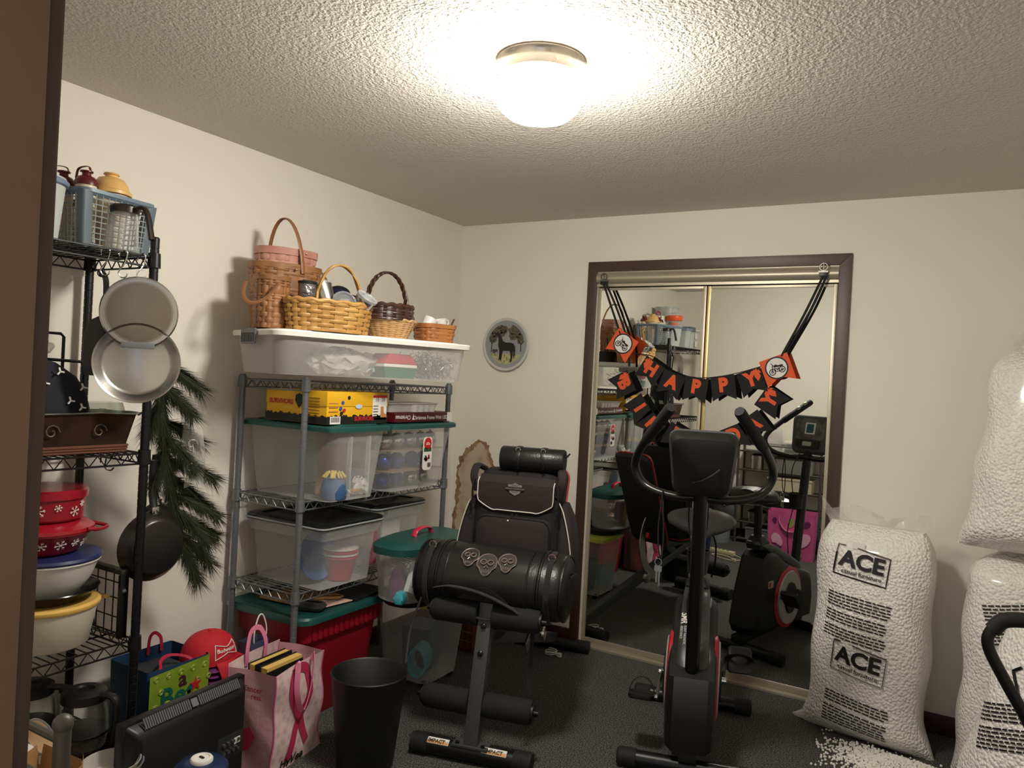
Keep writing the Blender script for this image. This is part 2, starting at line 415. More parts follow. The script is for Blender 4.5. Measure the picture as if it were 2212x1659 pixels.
o = thing('crumpled_tissue', 'crumpled white tissue paper in the big clear tote', 'paper', (.44, -1.325, .911))
b = MB().ball((0, 0, .035), .035, 14, 9); 
for v in b.v: v += V(random.uniform(-.008, .008), random.uniform(-.008, .008), random.uniform(-.008, .008)*(v.z > .01)); v.z = max(0, v.z)
b.build('wad', white_paper, o, ang=20)

# yellow shoe box
yel = mat('yellow_card', (232, 178, 28), .55)
bx = thing('shoe_box', 'yellow work boot box with black torn-edge print and red lettering', 'box', (.335, -1.425, 1.2145), 0)
MB().box(-.165, .165, -.18, .18, 0, .095).build('base', yel, bx, bevel=.0015)
MB().box(-.1675, .1675, -.1825, .1825, .07, .128).build('lid', yel, bx, bevel=.0015)
def jagband(w, h, n, amp):
    top = [(w/2-w*i/n, h+random.uniform(-amp, amp)) for i in range(n+1)]
    return [(-w/2, 0), (w/2, 0)]+top
flat(jagband(.365, .032, 46, .006), .001, ink, bx, face_x(.1676, 0, .001), 'black_print')
flat(jagband(.335, .032, 40, .006), .001, ink, bx, T(0, -.1826, .001) @ rx(90), 'black_print')
text('SURVIVORS', .023, red_print, bx, face_x(.1690, .035, .020), bold=.0008)
text('SURVIVORS', .026, red_print, bx, T(-.08, -.1836, .078) @ rx(90), bold=.001)
flat([(0, .03), (.02, .022), (.022, .0), (.0, -.03), (-.022, 0), (-.02, .022)], .001, ink, bx, T(.02, -.1836, .085) @ rx(90), 'shield_print')
st = flat(rectp(.09, .104), .001, white_paper, bx, face_x(.1676, .13, .066), 'size_sticker')
flat(rectp(.09, .011, 0, .046), .0004, red_print, st, face_x(.1688, .13, .066), 'print_patch')
text('10', .022, ink, st, face_x(.1692, .112, .098)); text('28', .022, ink, st, face_x(.1692, .150, .098))
flat([(-.012, .026), (.006, .026), (.008, 0), (.028, -.01), (.03, -.02), (-.012, -.02)], .0006, mat('tan_print', (190, 130, 80), .6), st, face_x(.1688, .148, .044), 'boot_picture')
for i in range(5): flat(rectp(.03, .003, -.026, .022-.012*i), .0006, ink, st, face_x(.1688, .13, .05), 'print_line')
bc = flat(rectp(.058, .03), .001, white_paper, bx, face_x(.1686, -.135, .016), 'barcode_sticker')
for i in range(11): flat(rectp(.0015+.001*(i % 3 == 0), .02, -.022+i*.0043, .002), .0006, ink, bc, face_x(.1698, -.135, .016), 'barcode')
for (y, z, c) in ((-.095, .085, 'blue_print'), (-.105, .062, 'blue_print'), (-.085, .055, 'red_print'), (-.1, .043, 'black_ink'), (-.06, .105, 'black_ink')):
    flat(circ(.008, 14), .001, MATS.get(c) or mat('blue_print', (40, 80, 160), .5), bx, face_x(.1678, y, z), 'icon_print')
flat(circ(.02, 20, 0, 0, .45), .001, mat('pale_blue_print', (190, 214, 232), .5), bx, face_x(.1678, 0, .07), 'oval_print')
for i in range(3): flat(rectp(.05, .0035), .001, MATS['tan_print'], bx, face_x(.1678, -.145, .083-.016*i), 'print_line')
for i in range(7): flat(rectp(.06, .003), .001, mat('brown_print', (120, 80, 20), .6), bx, T(.1, -.1836, .1-.012*i) @ rx(90), 'print_line')

# dark red frame box with white tray on it
fb = thing('frame_box', 'dark red gift box with white lettering on a green tote lid', 'box', (.38, -.985, 1.2145), 0)
MB().box(-.12, .125, -.21, .225, 0, .042).build('carton', mat('dark_red_card', (84, 14, 20), .45), fb, bevel=.001)
flat(rectp(.04, .042), .001, white_paper, fb, face_x(.1252, .205, .021), 'white_end')
text('Christmas Frame With LED', .0235, white_paper, fb, face_x(.1256, .055, .018), bold=.0003)
text('Christmas', .026, white_paper, fb, face_x(.1256, -.15, .021, 180), bold=.0003)
flat([(-.007, -.012), (.007, -.012), (.0, .014)], .001, white_paper, fb, face_x(.1254, -.078, .022), 'tree_print')
tr = thing('ice_tray', 'white moulded plastic tray with scalloped side on the dark red box', 'tray', (.39, -1.03, 1.2575), 0)
MB().loft([rrect(.085, .165, .015, 0), rrect(.098, .178, .018, .035), rrect(.106, .186, .02, .038), rrect(.104, .184, .02, .0405), rrect(.095, .175, .018, .037), rrect(.08, .16, .012, .006)], (True, True)).build('shell', white_pl, tr)
for i in range(4): MB().lathe([(0, 0), (.019, 0), (.025, .034), (0, .034)], 16, T(.088, .0+.043*i, 0)).build('scallop', white_pl, tr)
for i in range(2): MB().box(-.085, .085, -.05+.09*i, -.047+.09*i, .006, .036).build('divider', white_pl, tr)

# --- third shelf: two clear bins with smoke lids
def office_bin(label, loc, hx, hy, h):
    t = bin_box('file_bin', label, 'storage bin', loc, 0, hx, hy, h, .022, frost, .02, lip=.004)
    R = [rrect(hx+.004, hy+.004, .022, h-.05), rrect(hx+.014, hy+.014, .028, h-.02), rrect(hx+.016, hy+.016, .03, h-.004)]
    MB().loft(R, (False, False)).build('rim_skirt', frost, t)
    R = [rrect(hx+.02, hy+.02, .03, h-.006), rrect(hx+.02, hy+.02, .03, h+.012), rrect(hx+.012, hy+.012, .026, h+.018), rrect(hx-.02, hy-.02, .02, h+.018), rrect(hx-.026, hy-.026, .02, h+.012)]
    MB().loft(R).build('lid', smoke_pl, t)
    MB().tube(rrect(hx+.021, hy+.021, .031, h+.001, 4), .004, 6, closed=True).build('lid_edge', mat('lid_edge_grey', (150, 154, 156), .25), t)
    return t
office_bin('frosted file bin with smoky black lid holding red tubs', (.27, -1.395, .5465), .205, .17, .252)
office_bin('frosted file bin with smoky black lid pushed into the shelf corner', (.195, -.965, .5465), .185, .17, .266)
red_tub = mat('red_tub', (196, 38, 50), .4)
for k, (dz, lab) in enumerate(((0, 'red plastic tub on the bottom of the file bin'), )):
    o = thing('plastic_tub', lab, 'tub', (.385, -1.36, .551))
    MB().lathe([(0, 0), (.05, 0), (.068, .085), (.072, .09), (0, .09)], 24).build('body', red_tub, o)
    for i in range(4): MB().lathe([(.072, .091+.012*i), (.076, .093+.012*i), (.076, .098+.012*i), (.06, .101+.012*i)], 24).build('nested_rim', mat('pale_rim', (226, 214, 206), .4) if i % 2 else red_tub, o)
o = thing('plastic_plate', 'blue round plastic plate standing on edge in the file bin', 'plate', (.34, -1.46, .552), 0)
M = T(0, 0, .105) @ ry(78)
MB().lathe([(0, 0), (.07, 0), (.1, .012), (.1, .016), (.068, .005), (0, .005)], 28, M).build('dish', mat('blue_plastic', (66, 104, 160), .4), o)
o = thing('paper_stack', 'cream papers standing in the corner file bin', 'papers', (.33, -.99, .551)); MB().box(-.004, .004, -.04, .09, 0, .2).build('sheets', white_paper, o)
o = thing('red_folder', 'magenta red folder standing in the corner file bin', 'folder', (.33, -1.09, .551)); MB().box(-.003, .003, -.03, .03, 0, .21).build('cover', mat('magenta_card', (176, 26, 70), .5), o)

# --- the long flat box on top of the unit
LB = (.417, -1.362, 1.4025); LR = -20
lb = bin_box('under_bed_box', 'long shallow clear box with white lid topped with baskets', 'storage bin', LB, LR, .207, .437, .15, .02, mat('frost_clear', (222, 224, 222), .28, alpha=.2), .05)
R = [rrect(.224, .452, .05, .142), rrect(.226, .454, .05, .158), rrect(.221, .449, .05, .164), rrect(.19, .41, .04, .164), rrect(.186, .406, .04, .168)]
MB().loft(R).build('lid', white_pl, lb)
for sy in (-1,):
    MB().loft([[V(p.x, sy*.4575, p.y+.138) for p in rrect(.075, .03, .01)], [V(p.x, sy*.462, p.y+.138) for p in rrect(.072, .028, .01)]]).build('latch', grey_pl, lb)
    for i in range(9): MB().box(-.062+.0145*i, -.058+.0145*i, sy*.4655, sy*.462, .115, .15).build('latch_rib', grey_pl, lb)
lb['label'] = 'long shallow clear box with white lid topped with baskets'
def in_long(x, y, z): 
    p = rz(LR) @ V(x, y, 0); return (LB[0]+p.x, LB[1]+p.y, LB[2]+z)
def crumple(mb, amp):
    for v in mb.v:
        v += V(random.uniform(-amp, amp), random.uniform(-amp, amp), random.uniform(-amp, amp)); v.z = max(v.z, 0)
    return mb
o = thing('plastic_wrap', 'crumpled white translucent plastic wrap inside the long box', 'plastic wrap', in_long(.08, -.1, .005), LR)
crumple(MB().ball((0, 0, .05), .1, 26, 14, (.7, 1.6, .55)), .014).build('wad', mat('white_wrap', (226, 224, 216), .25, alpha=.55), o, ang=15)
o = thing('felt_gift_box', 'red felt gift box with white band on green base in the long box', 'decoration', in_long(.11, .115, .005), LR+8)
MB().prism([(-.075, 0), (.075, 0), (.085, .045), (-.085, .045)], -.05, .05, 'x').build('base', mat('green_felt', (22, 96, 58), .85), o)
MB().box(-.052, .052, -.088, .088, .045, .058).build('band', white_paper, o, bevel=.003)
MB().prism([(-.09, .058), (.09, .058), (.05, .1), (-.06, .1)], -.054, .054, 'x').build('top', mat('red_felt', (190, 24, 50), .85), o, bevel=.006)
o = thing('silver_tinsel', 'heap of glittering silver tinsel garland in the long box', 'tinsel', in_long(.06, .31, .006), LR); o['kind'] = 'stuff'
b = MB()
for i in range(1500):
    c = V(random.gauss(0, .05), random.gauss(0, .05), abs(random.gauss(.05, .03))); c.x = max(-.14, min(.12, c.x)); c.y = max(-.14, min(.1, c.y)); c.z = min(c.z, .118)
    d = V(random.uniform(-1, 1), random.uniform(-1, 1), random.uniform(-.7, .7)).normalized()*.009; e = d.orthogonal().normalized()*.0014
    q = [c-d-e, c-d+e, c+d+e, c+d-e]
    for p in q: p.z = max(p.z, .001)
    b.add(q, [(0, 1, 2, 3)])
b.build('strands', mat('tinsel_silver', (222, 224, 226), .2, 1), o, smooth=False)
o['kind'] = 'stuff'

# ---------------------------------------------------------------- baskets on the long box
LZ = .169
def weave_rows(prof, stakes, rows, e, m, parent, amp=.0025, bulge=.002, name='weave', n_per=4, gap=.06, pairs=None):
    """prof(t)->(a,b) half axes for t in 0..1 over height h; rows: list of (z0,z1,t0,t1)"""
    b = MB(); n = stakes*n_per
    for i, (z0, z1, t0, t1) in enumerate(rows):
        rs = []
        for (zz, tt, bl) in ((z0, t0, 0), (z0*.72+z1*.28, t0*.72+t1*.28, bulge), (z0*.28+z1*.72, t0*.28+t1*.72, bulge), (z1, t1, 0)):
            a, c = prof(tt); q = ring(a, c, e, n, zz)
            for k in range(n):
                off = amp*math.cos(PI*(k/(n_per)*1.0)+i*PI)+bl
                d = V(q[k].x, q[k].y, 0); d.normalize(); q[k] = q[k]+d*off
            rs.append(q)
        b.loft(rs, (False, False))
    return b.build(name, m, parent, ang=70)
def stakes_part(prof, stakes, h, e, m, parent, amp, fill=.62):
    b = MB()
    for k in range(stakes):
        f = fill*PI/stakes; pts = []
        for zz in (0.001, h*.5, h-.001):
            a, c = prof(zz/h); row = []
            for d in (-f, -f*.5, 0, f*.5, f):
                q = ring(a, c, e, 1, zz, ph=2*PI*k/stakes+d)[0]; n = V(q.x, q.y, 0).normalized()
                row.append(q+n*(amp*.35+(.0008 if abs(d) < f*.9 else 0)))
            pts.append(row)
        b.loft(pts, (False, False), closed=False)
    return b.build('stakes', m, parent, ang=60)
def basket(name, label, loc, rotz, a0, b0, a1, b1, h, m_weave, m_core, stakes=22, rows=9, e=2.0, amp=.0025, bulge=.002, rim=.006, group=None, rim_m=None, heights=None, rimflat=None):
    t = thing(name, label, 'basket', loc, rotz, group)
    def prof(q): return (a0+(a1-a0)*q, b0+(b1-b0)*q)
    MB().loft([ring(a0*.96, b0*.96, e, 48, .001), ring(a1*.965, b1*.965, e, 48, h), ring(a1*.93, b1*.93, e, 48, h), ring(a0*.92, b0*.92, e, 48, .006)]).build('core', m_core, t)
    hs = heights or [1]*rows; tot = sum(hs); z = 0; R = []
    for q in hs:
        z1 = z+h*q/tot; R.append((z+.0006, z1-.0006, z/h, z1/h)); z = z1
    weave_rows(prof, stakes, R, e, m_weave, t, amp, bulge)
    stakes_part(prof, stakes, h, e, m_weave, t, amp)
    if rimflat:
        MB().loft([ring(a1+.003, b1+.003, e, 48, h-rimflat), ring(a1+.005, b1+.005, e, 48, h), ring(a1-.004, b1-.004, e, 48, h), ring(a1-.006, b1-.006, e, 48, h-rimflat)]).build('rim', rim_m or m_weave, t, ang=50)
    else:
        n = 80; q = []
        for i in range(n):
            p = ring(a1, b1, e, n, h)[i]; p.z += .003*math.sin(i*1.25); q.append(p)
        MB().tube(q, rim, 8, closed=True).build('rim', rim_m or m_weave, t)
    return t
tan_w = mat('tan_splint', (160, 110, 66), .5, var=('noise', 14, (132, 86, 50)))
tan_d = mat('tan_core', (120, 72, 36), .7)
pink_w = mat('pink_splint', (178, 120, 106), .55, var=('noise', 12, (196, 146, 128)))
pink_d = mat('pink_core', (130, 80, 70), .7)
yel_w = mat('wicker_yellow', (196, 154, 86), .45, var=('noise', 10, (168, 122, 60)))
yel_d = mat('wicker_core', (100, 70, 36), .7)
dk_w = mat('dark_wicker', (74, 46, 34), .4, var=('noise', 12, (52, 32, 26)))
dk_d = mat('dark_core', (36, 24, 20), .7)
nat_w = mat('natural_wicker', (206, 168, 120), .5, var=('noise', 10, (182, 140, 90)))
org_w = mat('orange_splint', (178, 120, 66), .45, var=('noise', 10, (156, 98, 50)))
def band_handle(t, a, z0, top, m, w=.018, th=.004, axis='x', lean=0, squash=1.0, name='handle', rivets=True):
    pts = []
    for i in range(21):
        q = PI*i/20; c, s = math.cos(q), math.sin(q)
        pts.append((a*c, lean*s, z0+(top-z0)*(s**squash)) if axis == 'x' else (lean*s, a*c, z0+(top-z0)*(s**squash)))
    fl = (th, w/2)
    o = MB().tube(pts, w/2, 8, flat=fl).build(name, m, t)
    if rivets:
        for s in (-1, 1):
            p = (s*(a+.004), 0, z0+.012) if axis == 'x' else (0, s*(a+.004), z0+.012)
            MB().ball(p, .005, 10, 6).build('rivet', gold_m, t)
    return o
# tall tan basket standing on something: big picnic basket with pink one inside
zb = LB[2]+LZ
B1 = basket('woven_basket', 'tall tan splint basket with hoop handle holding a pink basket', in_long(-.12, -.275, LZ), LR, .078, .122, .09, .142, .27, tan_w, tan_d, 20, heights=[2, 2, 2, 2, 1, 1, 1, 3, 1, 1, 1], e=2.6, amp=.0035, rim_m=tan_w, rimflat=.022)
h_ = band_handle(B1, .1, .235, .46, mat('handle_tan', (140, 94, 58), .45), axis='x', lean=-.02, w=.02); h_.rotation_euler = (0, 0, math.radians(20))
MB().tube(cr([(.02, .15, .26), (.04, .17, .22), (.06, .18, .16), (.07, .172, .12)], 5), .01, 8, flat=(.004, .01)).build('side_handle', MATS['handle_tan'], B1)
o = thing('woven_basket', 'dusty pink splint basket nested inside the tall tan basket', 'basket', in_long(-.12, -.275, LZ+.21), LR)
pb = o; pb.scale = (.78, 1, 1)
def prof(q): return (.093+.008*q, .112+.01*q)
MB().loft([ring(.088, .108, 2.4, 40, .0), ring(.095, .118, 2.4, 40, .115), ring(.09, .112, 2.4, 40, .115), ring(.084, .104, 2.4, 40, .006)]).build('core', pink_d, pb)
stakes_part(prof, 18, .115, 2.4, pink_w, pb, .003)
weave_rows(prof, 18, [(.0+.0235*i, .0225+.0235*i, i/5, (i+1)/5) for i in range(5)], 2.4, pink_w, pb, .003)
MB().loft([ring(.106, .127, 2.4, 44, .095), ring(.108, .129, 2.4, 44, .123), ring(.1, .12, 2.4, 44, .123), ring(.098, .118, 2.4, 44, .095)]).build('rim', pink_w, pb, ang=50)
for y in (.02, .05): MB().ball((.105, y, .109), .005, 8, 6).build('rivet', gold_m, pb)
# tan basket with its handle dropped, leaning on the tall one
B2 = basket('woven_basket', 'tan splint basket with handle dropped down its side', in_long(.025, -.388, LZ+.002), LR, .06, .058, .064, .062, .2, tan_w, tan_d, 16, heights=[2, 2, 2, 2, 2, 1, 1, 1, 3, 1, 1, 1, 1], e=2.6, amp=.0032, rim_m=tan_w, rimflat=.018)
pts = [(.068*math.cos(PI*i/18), -.05-.062*math.sin(PI*i/18)-.02, .17-.085*math.sin(PI*i/18)) for i in range(19)]
pts = [rz(38) @ V(*p) for p in pts]
MB().tube(pts, .008, 8, flat=(.003, .009)).build('handle', MATS['handle_tan'], B2)
# yellow wicker basket with tumblers
B3 = basket('wicker_basket', 'golden willow wicker basket filled with metal tumblers', in_long(.12, -.192, LZ), LR, .082, .158, .092, .176, .115, yel_w, yel_d, 22, rows=7, e=2.2, amp=.0055, bulge=.0035, rim=.009)
for k in (-1, 1):
    pts = [(.008*k*math.cos(5*q), .155*math.cos(q)*.62+.04, .105+.165*math.sin(q)) for q in [PI*i/40 for i in range(41)]]
    MB().tube(pts, .005, 7).build('handle', yel_w, B3)
def tumbler(label, p, tilt, dirz, m, lidm, h=.125, r0=.03, r1=.04):
    o = thing('tumbler', label, 'tumbler', in_long(*p), LR, None)
    M = rz(dirz) @ ry(tilt)
    MB().lathe([(0, 0), (r0, 0), (r0+.002, .004), (r1, h*.9), (r1, h), (r1-.004, h), (0, h-.004)], 26, M).build('cup', m, o)
    MB().lathe([(0, h-.002), (r1+.002, h-.004), (r1+.003, h+.006), (r1-.006, h+.008), (r1-.01, h+.004), (0, h+.004)], 26, M).build('lid', lidm, o)
    MB().cbox((0, 0, h+.008), (.014, .036, .008), M).build('slider', clear_pl if lidm is not black_pl else black_pl, o)
    return o
tumbler('clear tumbler of silver foil with black lid in the wicker basket', (.1, -.28, LZ+.075), 3, 0, mat('foil', (150, 148, 150), .3, .9, bump=('noise', 60, .8, .01)), black_pl, .11, .03, .034)
tumbler('brushed steel tumbler tipped sideways in the wicker basket', (.12, -.185, LZ+.07), 22, 215, steel, clear_pl)
tumbler('navy blue tumbler lying behind the steel ones in the wicker basket', (.075, -.135, LZ+.08), 40, 150, mat('navy_gloss', (26, 26, 52), .2), black_pl, .11, .034, .044)
tumbler('dark tumbler whose clear lid faces the room in the wicker basket', (.1, -.135, LZ+.085), 62, -15, mat('dark_steel', (80, 80, 84), .25, 1), clear_pl, .08, .034, .044)
tumbler('steel tumbler with clear lid beside the hoop handle', (.12, -.085, LZ+.07), 38, 25, steel, clear_pl, .1, .032, .042)
# natural bowl basket with dark basket in it
B4 = basket('bowl_basket', 'low natural wicker bowl basket under the dark hooped basket', in_long(.075, .105, LZ), LR, .072, .078, .105, .12, .075, nat_w, yel_d, 20, rows=9, e=2, amp=.002, bulge=.0015, rim=.005)
B5 = basket('hooped_basket', 'dark brown braided basket with tall twisted hoop handle', in_long(.075, .09, LZ+.072), LR, .108, .122, .098, .112, .062, dk_w, dk_d, 18, rows=5, e=2, amp=.003, bulge=.002, rim=.009)
for k in range(3):
    pts = [(.007*math.cos(9*q+k*2*PI/3), .098*math.cos(q)+.007*math.sin(9*q+k*2*PI/3), .045+.16*math.sin(q)) for q in [PI*i/48 for i in range(49)]]
    MB().tube(pts, .005, 6).build('handle', dk_w, B5)
for s in (-1, 1): MB().lathe([(.013, .035), (.015, .04), (.015, .065), (.013, .07)], 12, T(0, s*.098, 0)).build('handle_binding', dk_d, B5)
# black handled bag shape behind
o = thing('cord_basket', 'black wire hoop basket standing behind the steel tumblers', 'basket', in_long(-.128, .03, LZ), LR)
MB().lathe([(0, 0), (.075, 0), (.085, .08), (.08, .08), (.07, .004), (0, .004)], 24).build('bowl', black_mt, o)
MB().tube([(.0, .082*math.cos(PI*i/20), .08+.105*math.sin(PI*i/20)) for i in range(21)], .004, 6).build('hoop', black_mt, o)
# small orange basket with cups
B6 = basket('small_basket', 'small orange splint basket holding white cups', in_long(.06, .345, LZ), LR, .068, .074, .078, .085, .08, org_w, tan_d, 14, heights=[1, 1, 1, 1, 1.2], e=3.2, amp=.003, rim_m=org_w, rimflat=.018)
MB().tube([(.0, .085+.02*math.sin(PI*i/10), .07+.045*math.sin(PI*i/10)) for i in range(11)], .004, 6).build('side_loop', mat('brown_leather', (90, 44, 30), .5), B6)
for (lab, y, tl) in (('white cup with sharp spout in the small orange basket', -.045, -28), ('white cup lying on its side in the small orange basket', .035, 18)):
    o = thing('cup', lab, 'cup', in_long(.065, .345+y, LZ+.058), LR)
    M = rx(tl)
    MB().lathe([(0, 0), (.026, 0), (.032, .05), (.029, .05), (.023, .004), (0, .004)], 20, M).build('body', white_pl, o)
    MB().tube([M @ V(0, .03+.018*math.sin(PI*i/8), .01+.035*i/8) for i in range(9)], .003, 6).build('handle', white_pl, o)
# ---------------------------------------------------------------- floor under and beside the shelving
# red tote with green lid
rt = thing('storage_tote', 'big red tote with green lid on the floor under the shelving', 'storage bin', (.225, -1.345, 0), 0)
R = [rrect(.15, .2, .04, 0), rrect(.152, .202, .04, .004), rrect(.185, .232, .05, .33), rrect(.2, .246, .055, .335), rrect(.204, .25, .055, .405), rrect(.214, .26, .055, .41), rrect(.214, .26, .055, .425)]
MB().loft(R, (True, False)).build('body', mat('red_tote', (150, 18, 34), .42), rt)
lid_on(rt, .232, .278, .418, .028, green_lid, .06, -.005, .03)
for i in range(14):
    MB().box(.202, .2075, -.2+.031*i, -.186+.031*i, .345, .4).build('rim_rib', MATS['red_tote'], rt)
# papers, bags and pouches on its lid
def slip(name, label, cat, x, y, z, w, d, deg, m, h=.003):
    o = thing(name, label, cat, (x, y, z), deg); MB().box(-w/2, w/2, -d/2, d/2, 0, h).build('sheet', m, o, smooth=False); return o
kraft = mat('kraft_paper', (190, 146, 96), .8, var=('noise', 14, (164, 120, 74)))
slip('black_folder', 'flat black folder on the red tote lid', 'folder', .27, -1.2, .4465, .3, .24, 8, black_pl, .006)
o = thing('kraft_paper_bag', 'folded brown paper bag with loop handles on the red tote lid', 'paper bag', (.2, -1.4, .4465), 6)
MB().box(-.12, .12, -.11, .1, 0, .012).build('bag', kraft, o, bevel=.003)
for s in (0, 1): MB().tube(cr([(.1, -.03+.02*s, .014), (.16, -.01+.02*s, .022), (.19, .03+.02*s, .02), (.16, .07, .018), (.1, .06-.01*s, .014)], 5), .003, 6).build('loop_handle', kraft, o)
slip('pink_envelope', 'pale pink envelope sticking out under the paper bag', 'envelope', .34, -1.37, .4475, .13, .16, -8, mat('pale_pink_paper', (226, 190, 176), .7))
o = thing('black_pouch', 'small black zip pouch at the edge of the red tote lid', 'pouch', (.36, -1.49, .4465), 20)
MB().loft([rrect(.05, .03, .02, 0), rrect(.062, .04, .025, .014), rrect(.05, .03, .02, .028)]).build('body', black_fab, o)
MB().tube([(-.045, 0, .03), (.045, 0, .03)], .003, 6).build('zip', black_mt, o)
# clear tote with lime lid next to it
ct = bin_box('storage_tote', 'clear tote on the floor with a lime lid and a teal coil inside', 'storage bin', (.47, -.865, .03), 0, .165, .165, .365, .035, frost, .045)
R = [rrect(.178, .178, .05, .358), rrect(.18, .18, .05, .38), rrect(.165, .165, .045, .388)]
MB().loft(R).build('lid', mat('lime_plastic', (196, 204, 84), .4), ct)
for x in (-.1, .1):
    for y in (-.1, .1): MB().tube([(x, y-.008, -.012), (x, y+.008, -.012)], .018, 14).build('caster', black_pl, ct)
sl = thing('coil_toy', 'teal coil spring lying inside the clear tote with the lime lid', 'toy', (.53, -.95, .036), 20)
pts = [(.04*math.cos(q), -.06+.0022*q, .085+.06*math.sin(q)*1.1) for q in [i*.35 for i in range(150)]]
MB().tube(pts, .004, 5).build('spring', mat('teal_plastic', (70, 168, 180), .3), sl)
sl2 = thing('toy_basket', 'dark teal box filling the clear tote with the lime lid', 'box', (.44, -.82, .036), 0)
MB().loft([rrect(.07, .07, .03, 0), rrect(.08, .08, .03, .2)]).build('body', mat('dark_teal', (26, 66, 70), .5), sl2)
# black tray lid and oval tub
o = thing('round_tray', 'black plastic tray lying on the lime tote lid', 'tray', (.54, -.98, .4185), 0)
MB().loft([ring(.11, .2, 2.6, 40, 0), ring(.125, .215, 2.6, 40, .02), ring(.13, .22, 2.6, 40, .034), ring(.115, .205, 2.6, 40, .034), ring(.11, .2, 2.6, 40, .012)]).build('dish', black_pl, o)
ov = thing('oval_tub', 'clear oval tub with green lid and pink handle', 'storage bin', (.567, -1.03, .4535), 0)
OE = 2.7
MB().loft([ring(.105, .2, OE, 44, 0), ring(.117, .222, OE, 44, .012), ring(.13, .248, OE, 44, .218)], (True, False)).build('body', frost, ov)
MB().loft([ring(.138, .262, OE, 44, .211), ring(.14, .264, OE, 44, .24), ring(.13, .25, OE, 44, .25), ring(.11, .21, OE, 44, .26), ring(.1, .2, OE, 44, .26)]).build('lid', green_lid, ov)
pinkred = mat('pink_red_plastic', (206, 46, 74), .35)
MB().tube(cr([(0, -.065, .26), (0, -.05, .284), (0, 0, .293), (0, .05, .284), (0, .065, .26)], 6), .01, 8, flat=(.005, .014)).build('handle', pinkred, ov)
MB().cbox((.132, .12, .236), (.045, .075, .022)).build('latch', pinkred, ov, bevel=.006)
# packets inside
o = thing('bag_box', 'white zipper bag carton leaning inside the oval tub', 'carton', (.635, -1.19, .4665), 0)
M = T(0, 0, .03) @ rx(-24)
MB().box(-.012, .012, -.035, .035, .0, .17, M).build('carton', white_paper, o)
text('Ziploc', .05, mat('grey_print', (60, 60, 64), .6), o, M @ face_x(.0128, .0, .085, 90), bold=.001)
o = thing('candy_packet', 'teal and white packet at the bottom of the oval tub', 'packet', (.628, -1.245, .4665), 15)
MB().loft([rrect(.018, .03, .01, 0), rrect(.024, .036, .012, .02), rrect(.015, .028, .01, .045)]).build('packet', MATS['teal_plastic'], o)
o = thing('cookie_packet', 'tan paper packet inside the oval tub', 'packet', (.62, -1.125, .4665), -10)
MB().loft([rrect(.02, .04, .01, 0), rrect(.03, .05, .012, .06), rrect(.014, .04, .01, .14)]).build('packet', kraft, o)
o = thing('magenta_packet', 'purple packet inside the oval tub', 'packet', (.555, -1.17, .4665), 30)
MB().loft([rrect(.03, .05, .01, 0), rrect(.036, .06, .012, .07), rrect(.02, .05, .01, .13)]).build('packet', mat('purple_foil', (120, 50, 96), .4), o)
# wooden crate in the corner behind the weight bench
o = thing('wooden_crate', 'reddish wood slatted crate on the floor behind the weight bench', 'crate', (.36, -.3, 0), 0)
wd = mat('red_wood', (112, 56, 30), .5, var=('wave', 8, (92, 42, 24)))
for i in range(4):
    z = .012+.047*i
    MB().box(.13, .142, -.16, .16, z, z+.042).build('slat', wd, o, bevel=.002); MB().box(-.142, -.13, -.16, .16, z, z+.042).build('slat', wd, o, bevel=.002)
    MB().box(-.13, .13, -.16, -.148, z, z+.042).build('slat', wd, o, bevel=.002); MB().box(-.13, .13, .148, .16, z, z+.042).build('slat', wd, o, bevel=.002)
MB().box(-.13, .13, -.148, .148, 0, .012).build('bottom', wd, o)
# waste basket
wb_ = thing('waste_basket', 'tall tapered black waste basket standing on the carpet', 'waste bin', (.80, -1.63, 0))
MB().lathe([(0, 0), (.098, 0), (.102, .004), (.136, .33), (.139, .335), (.136, .339), (.13, .334), (.098, .012), (0, .012)], 44).build('bucket', mat('matte_black_bin', (17, 18, 20), .5), wb_, ang=50)

# ---------------------------------------------------------------- pink ribbon shopping bag
pk = thing('shopping_bag', 'pink ribbon print shopping bag with pink straps', 'bag', (.489, -1.78, 0), 11)
pinkbag = mat('pink_bag', (214, 176, 178), .62, var=('vor', 34, (232, 206, 204), .2, .6))
pink_side = mat('pink_bag_side', (206, 156, 164), .65, bump=('noise', 14, .3, .02))
pink_edge = mat('pink_edge', (214, 104, 152), .6)
hw, hd, hh = .145, .1, .36
def wob(p, a=.006): return V(p[0]+a*math.sin(p[2]*31+p[1]*17), p[1]+a*math.sin(p[2]*23+p[0]*29), p[2])
def panel(name, P, m, nu=10, nv=14, flip=False):
    """P(u,v)->point; a thin sheet"""
    vs = [wob(P(i/nu, j/nv)) for j in range(nv+1) for i in range(nu+1)]; f = []
    for j in range(nv):
        for i in range(nu):
            q = j*(nu+1)+i; f.append((q, q+1, q+nu+2, q+nu+1))
    b = MB().add(vs, f); return b.build(name, m, pk)
panel('front_panel', lambda u, v: (hd, -hw+2*hw*u, hh*v), pinkbag)
panel('back_panel', lambda u, v: (-hd, -hw+2*hw*u, hh*v*1.03), pinkbag)
panel('gusset', lambda u, v: (-hd+2*hd*u, -hw-.0*math.sin(PI*u), hh*v), pink_side)
panel('gusset', lambda u, v: (-hd+2*hd*u, hw, hh*v), pink_side)
MB().box(-hd, hd, -hw, hw, 0, .004).build('base', pink_side, pk)
for (x, y) in ((hd, -hw), (hd, hw), (-hd, -hw), (-hd, hw)):
    MB().tube([wob((x, y, hh*i/12)) for i in range(13)], .0035, 5).build('seam', pink_edge, pk)
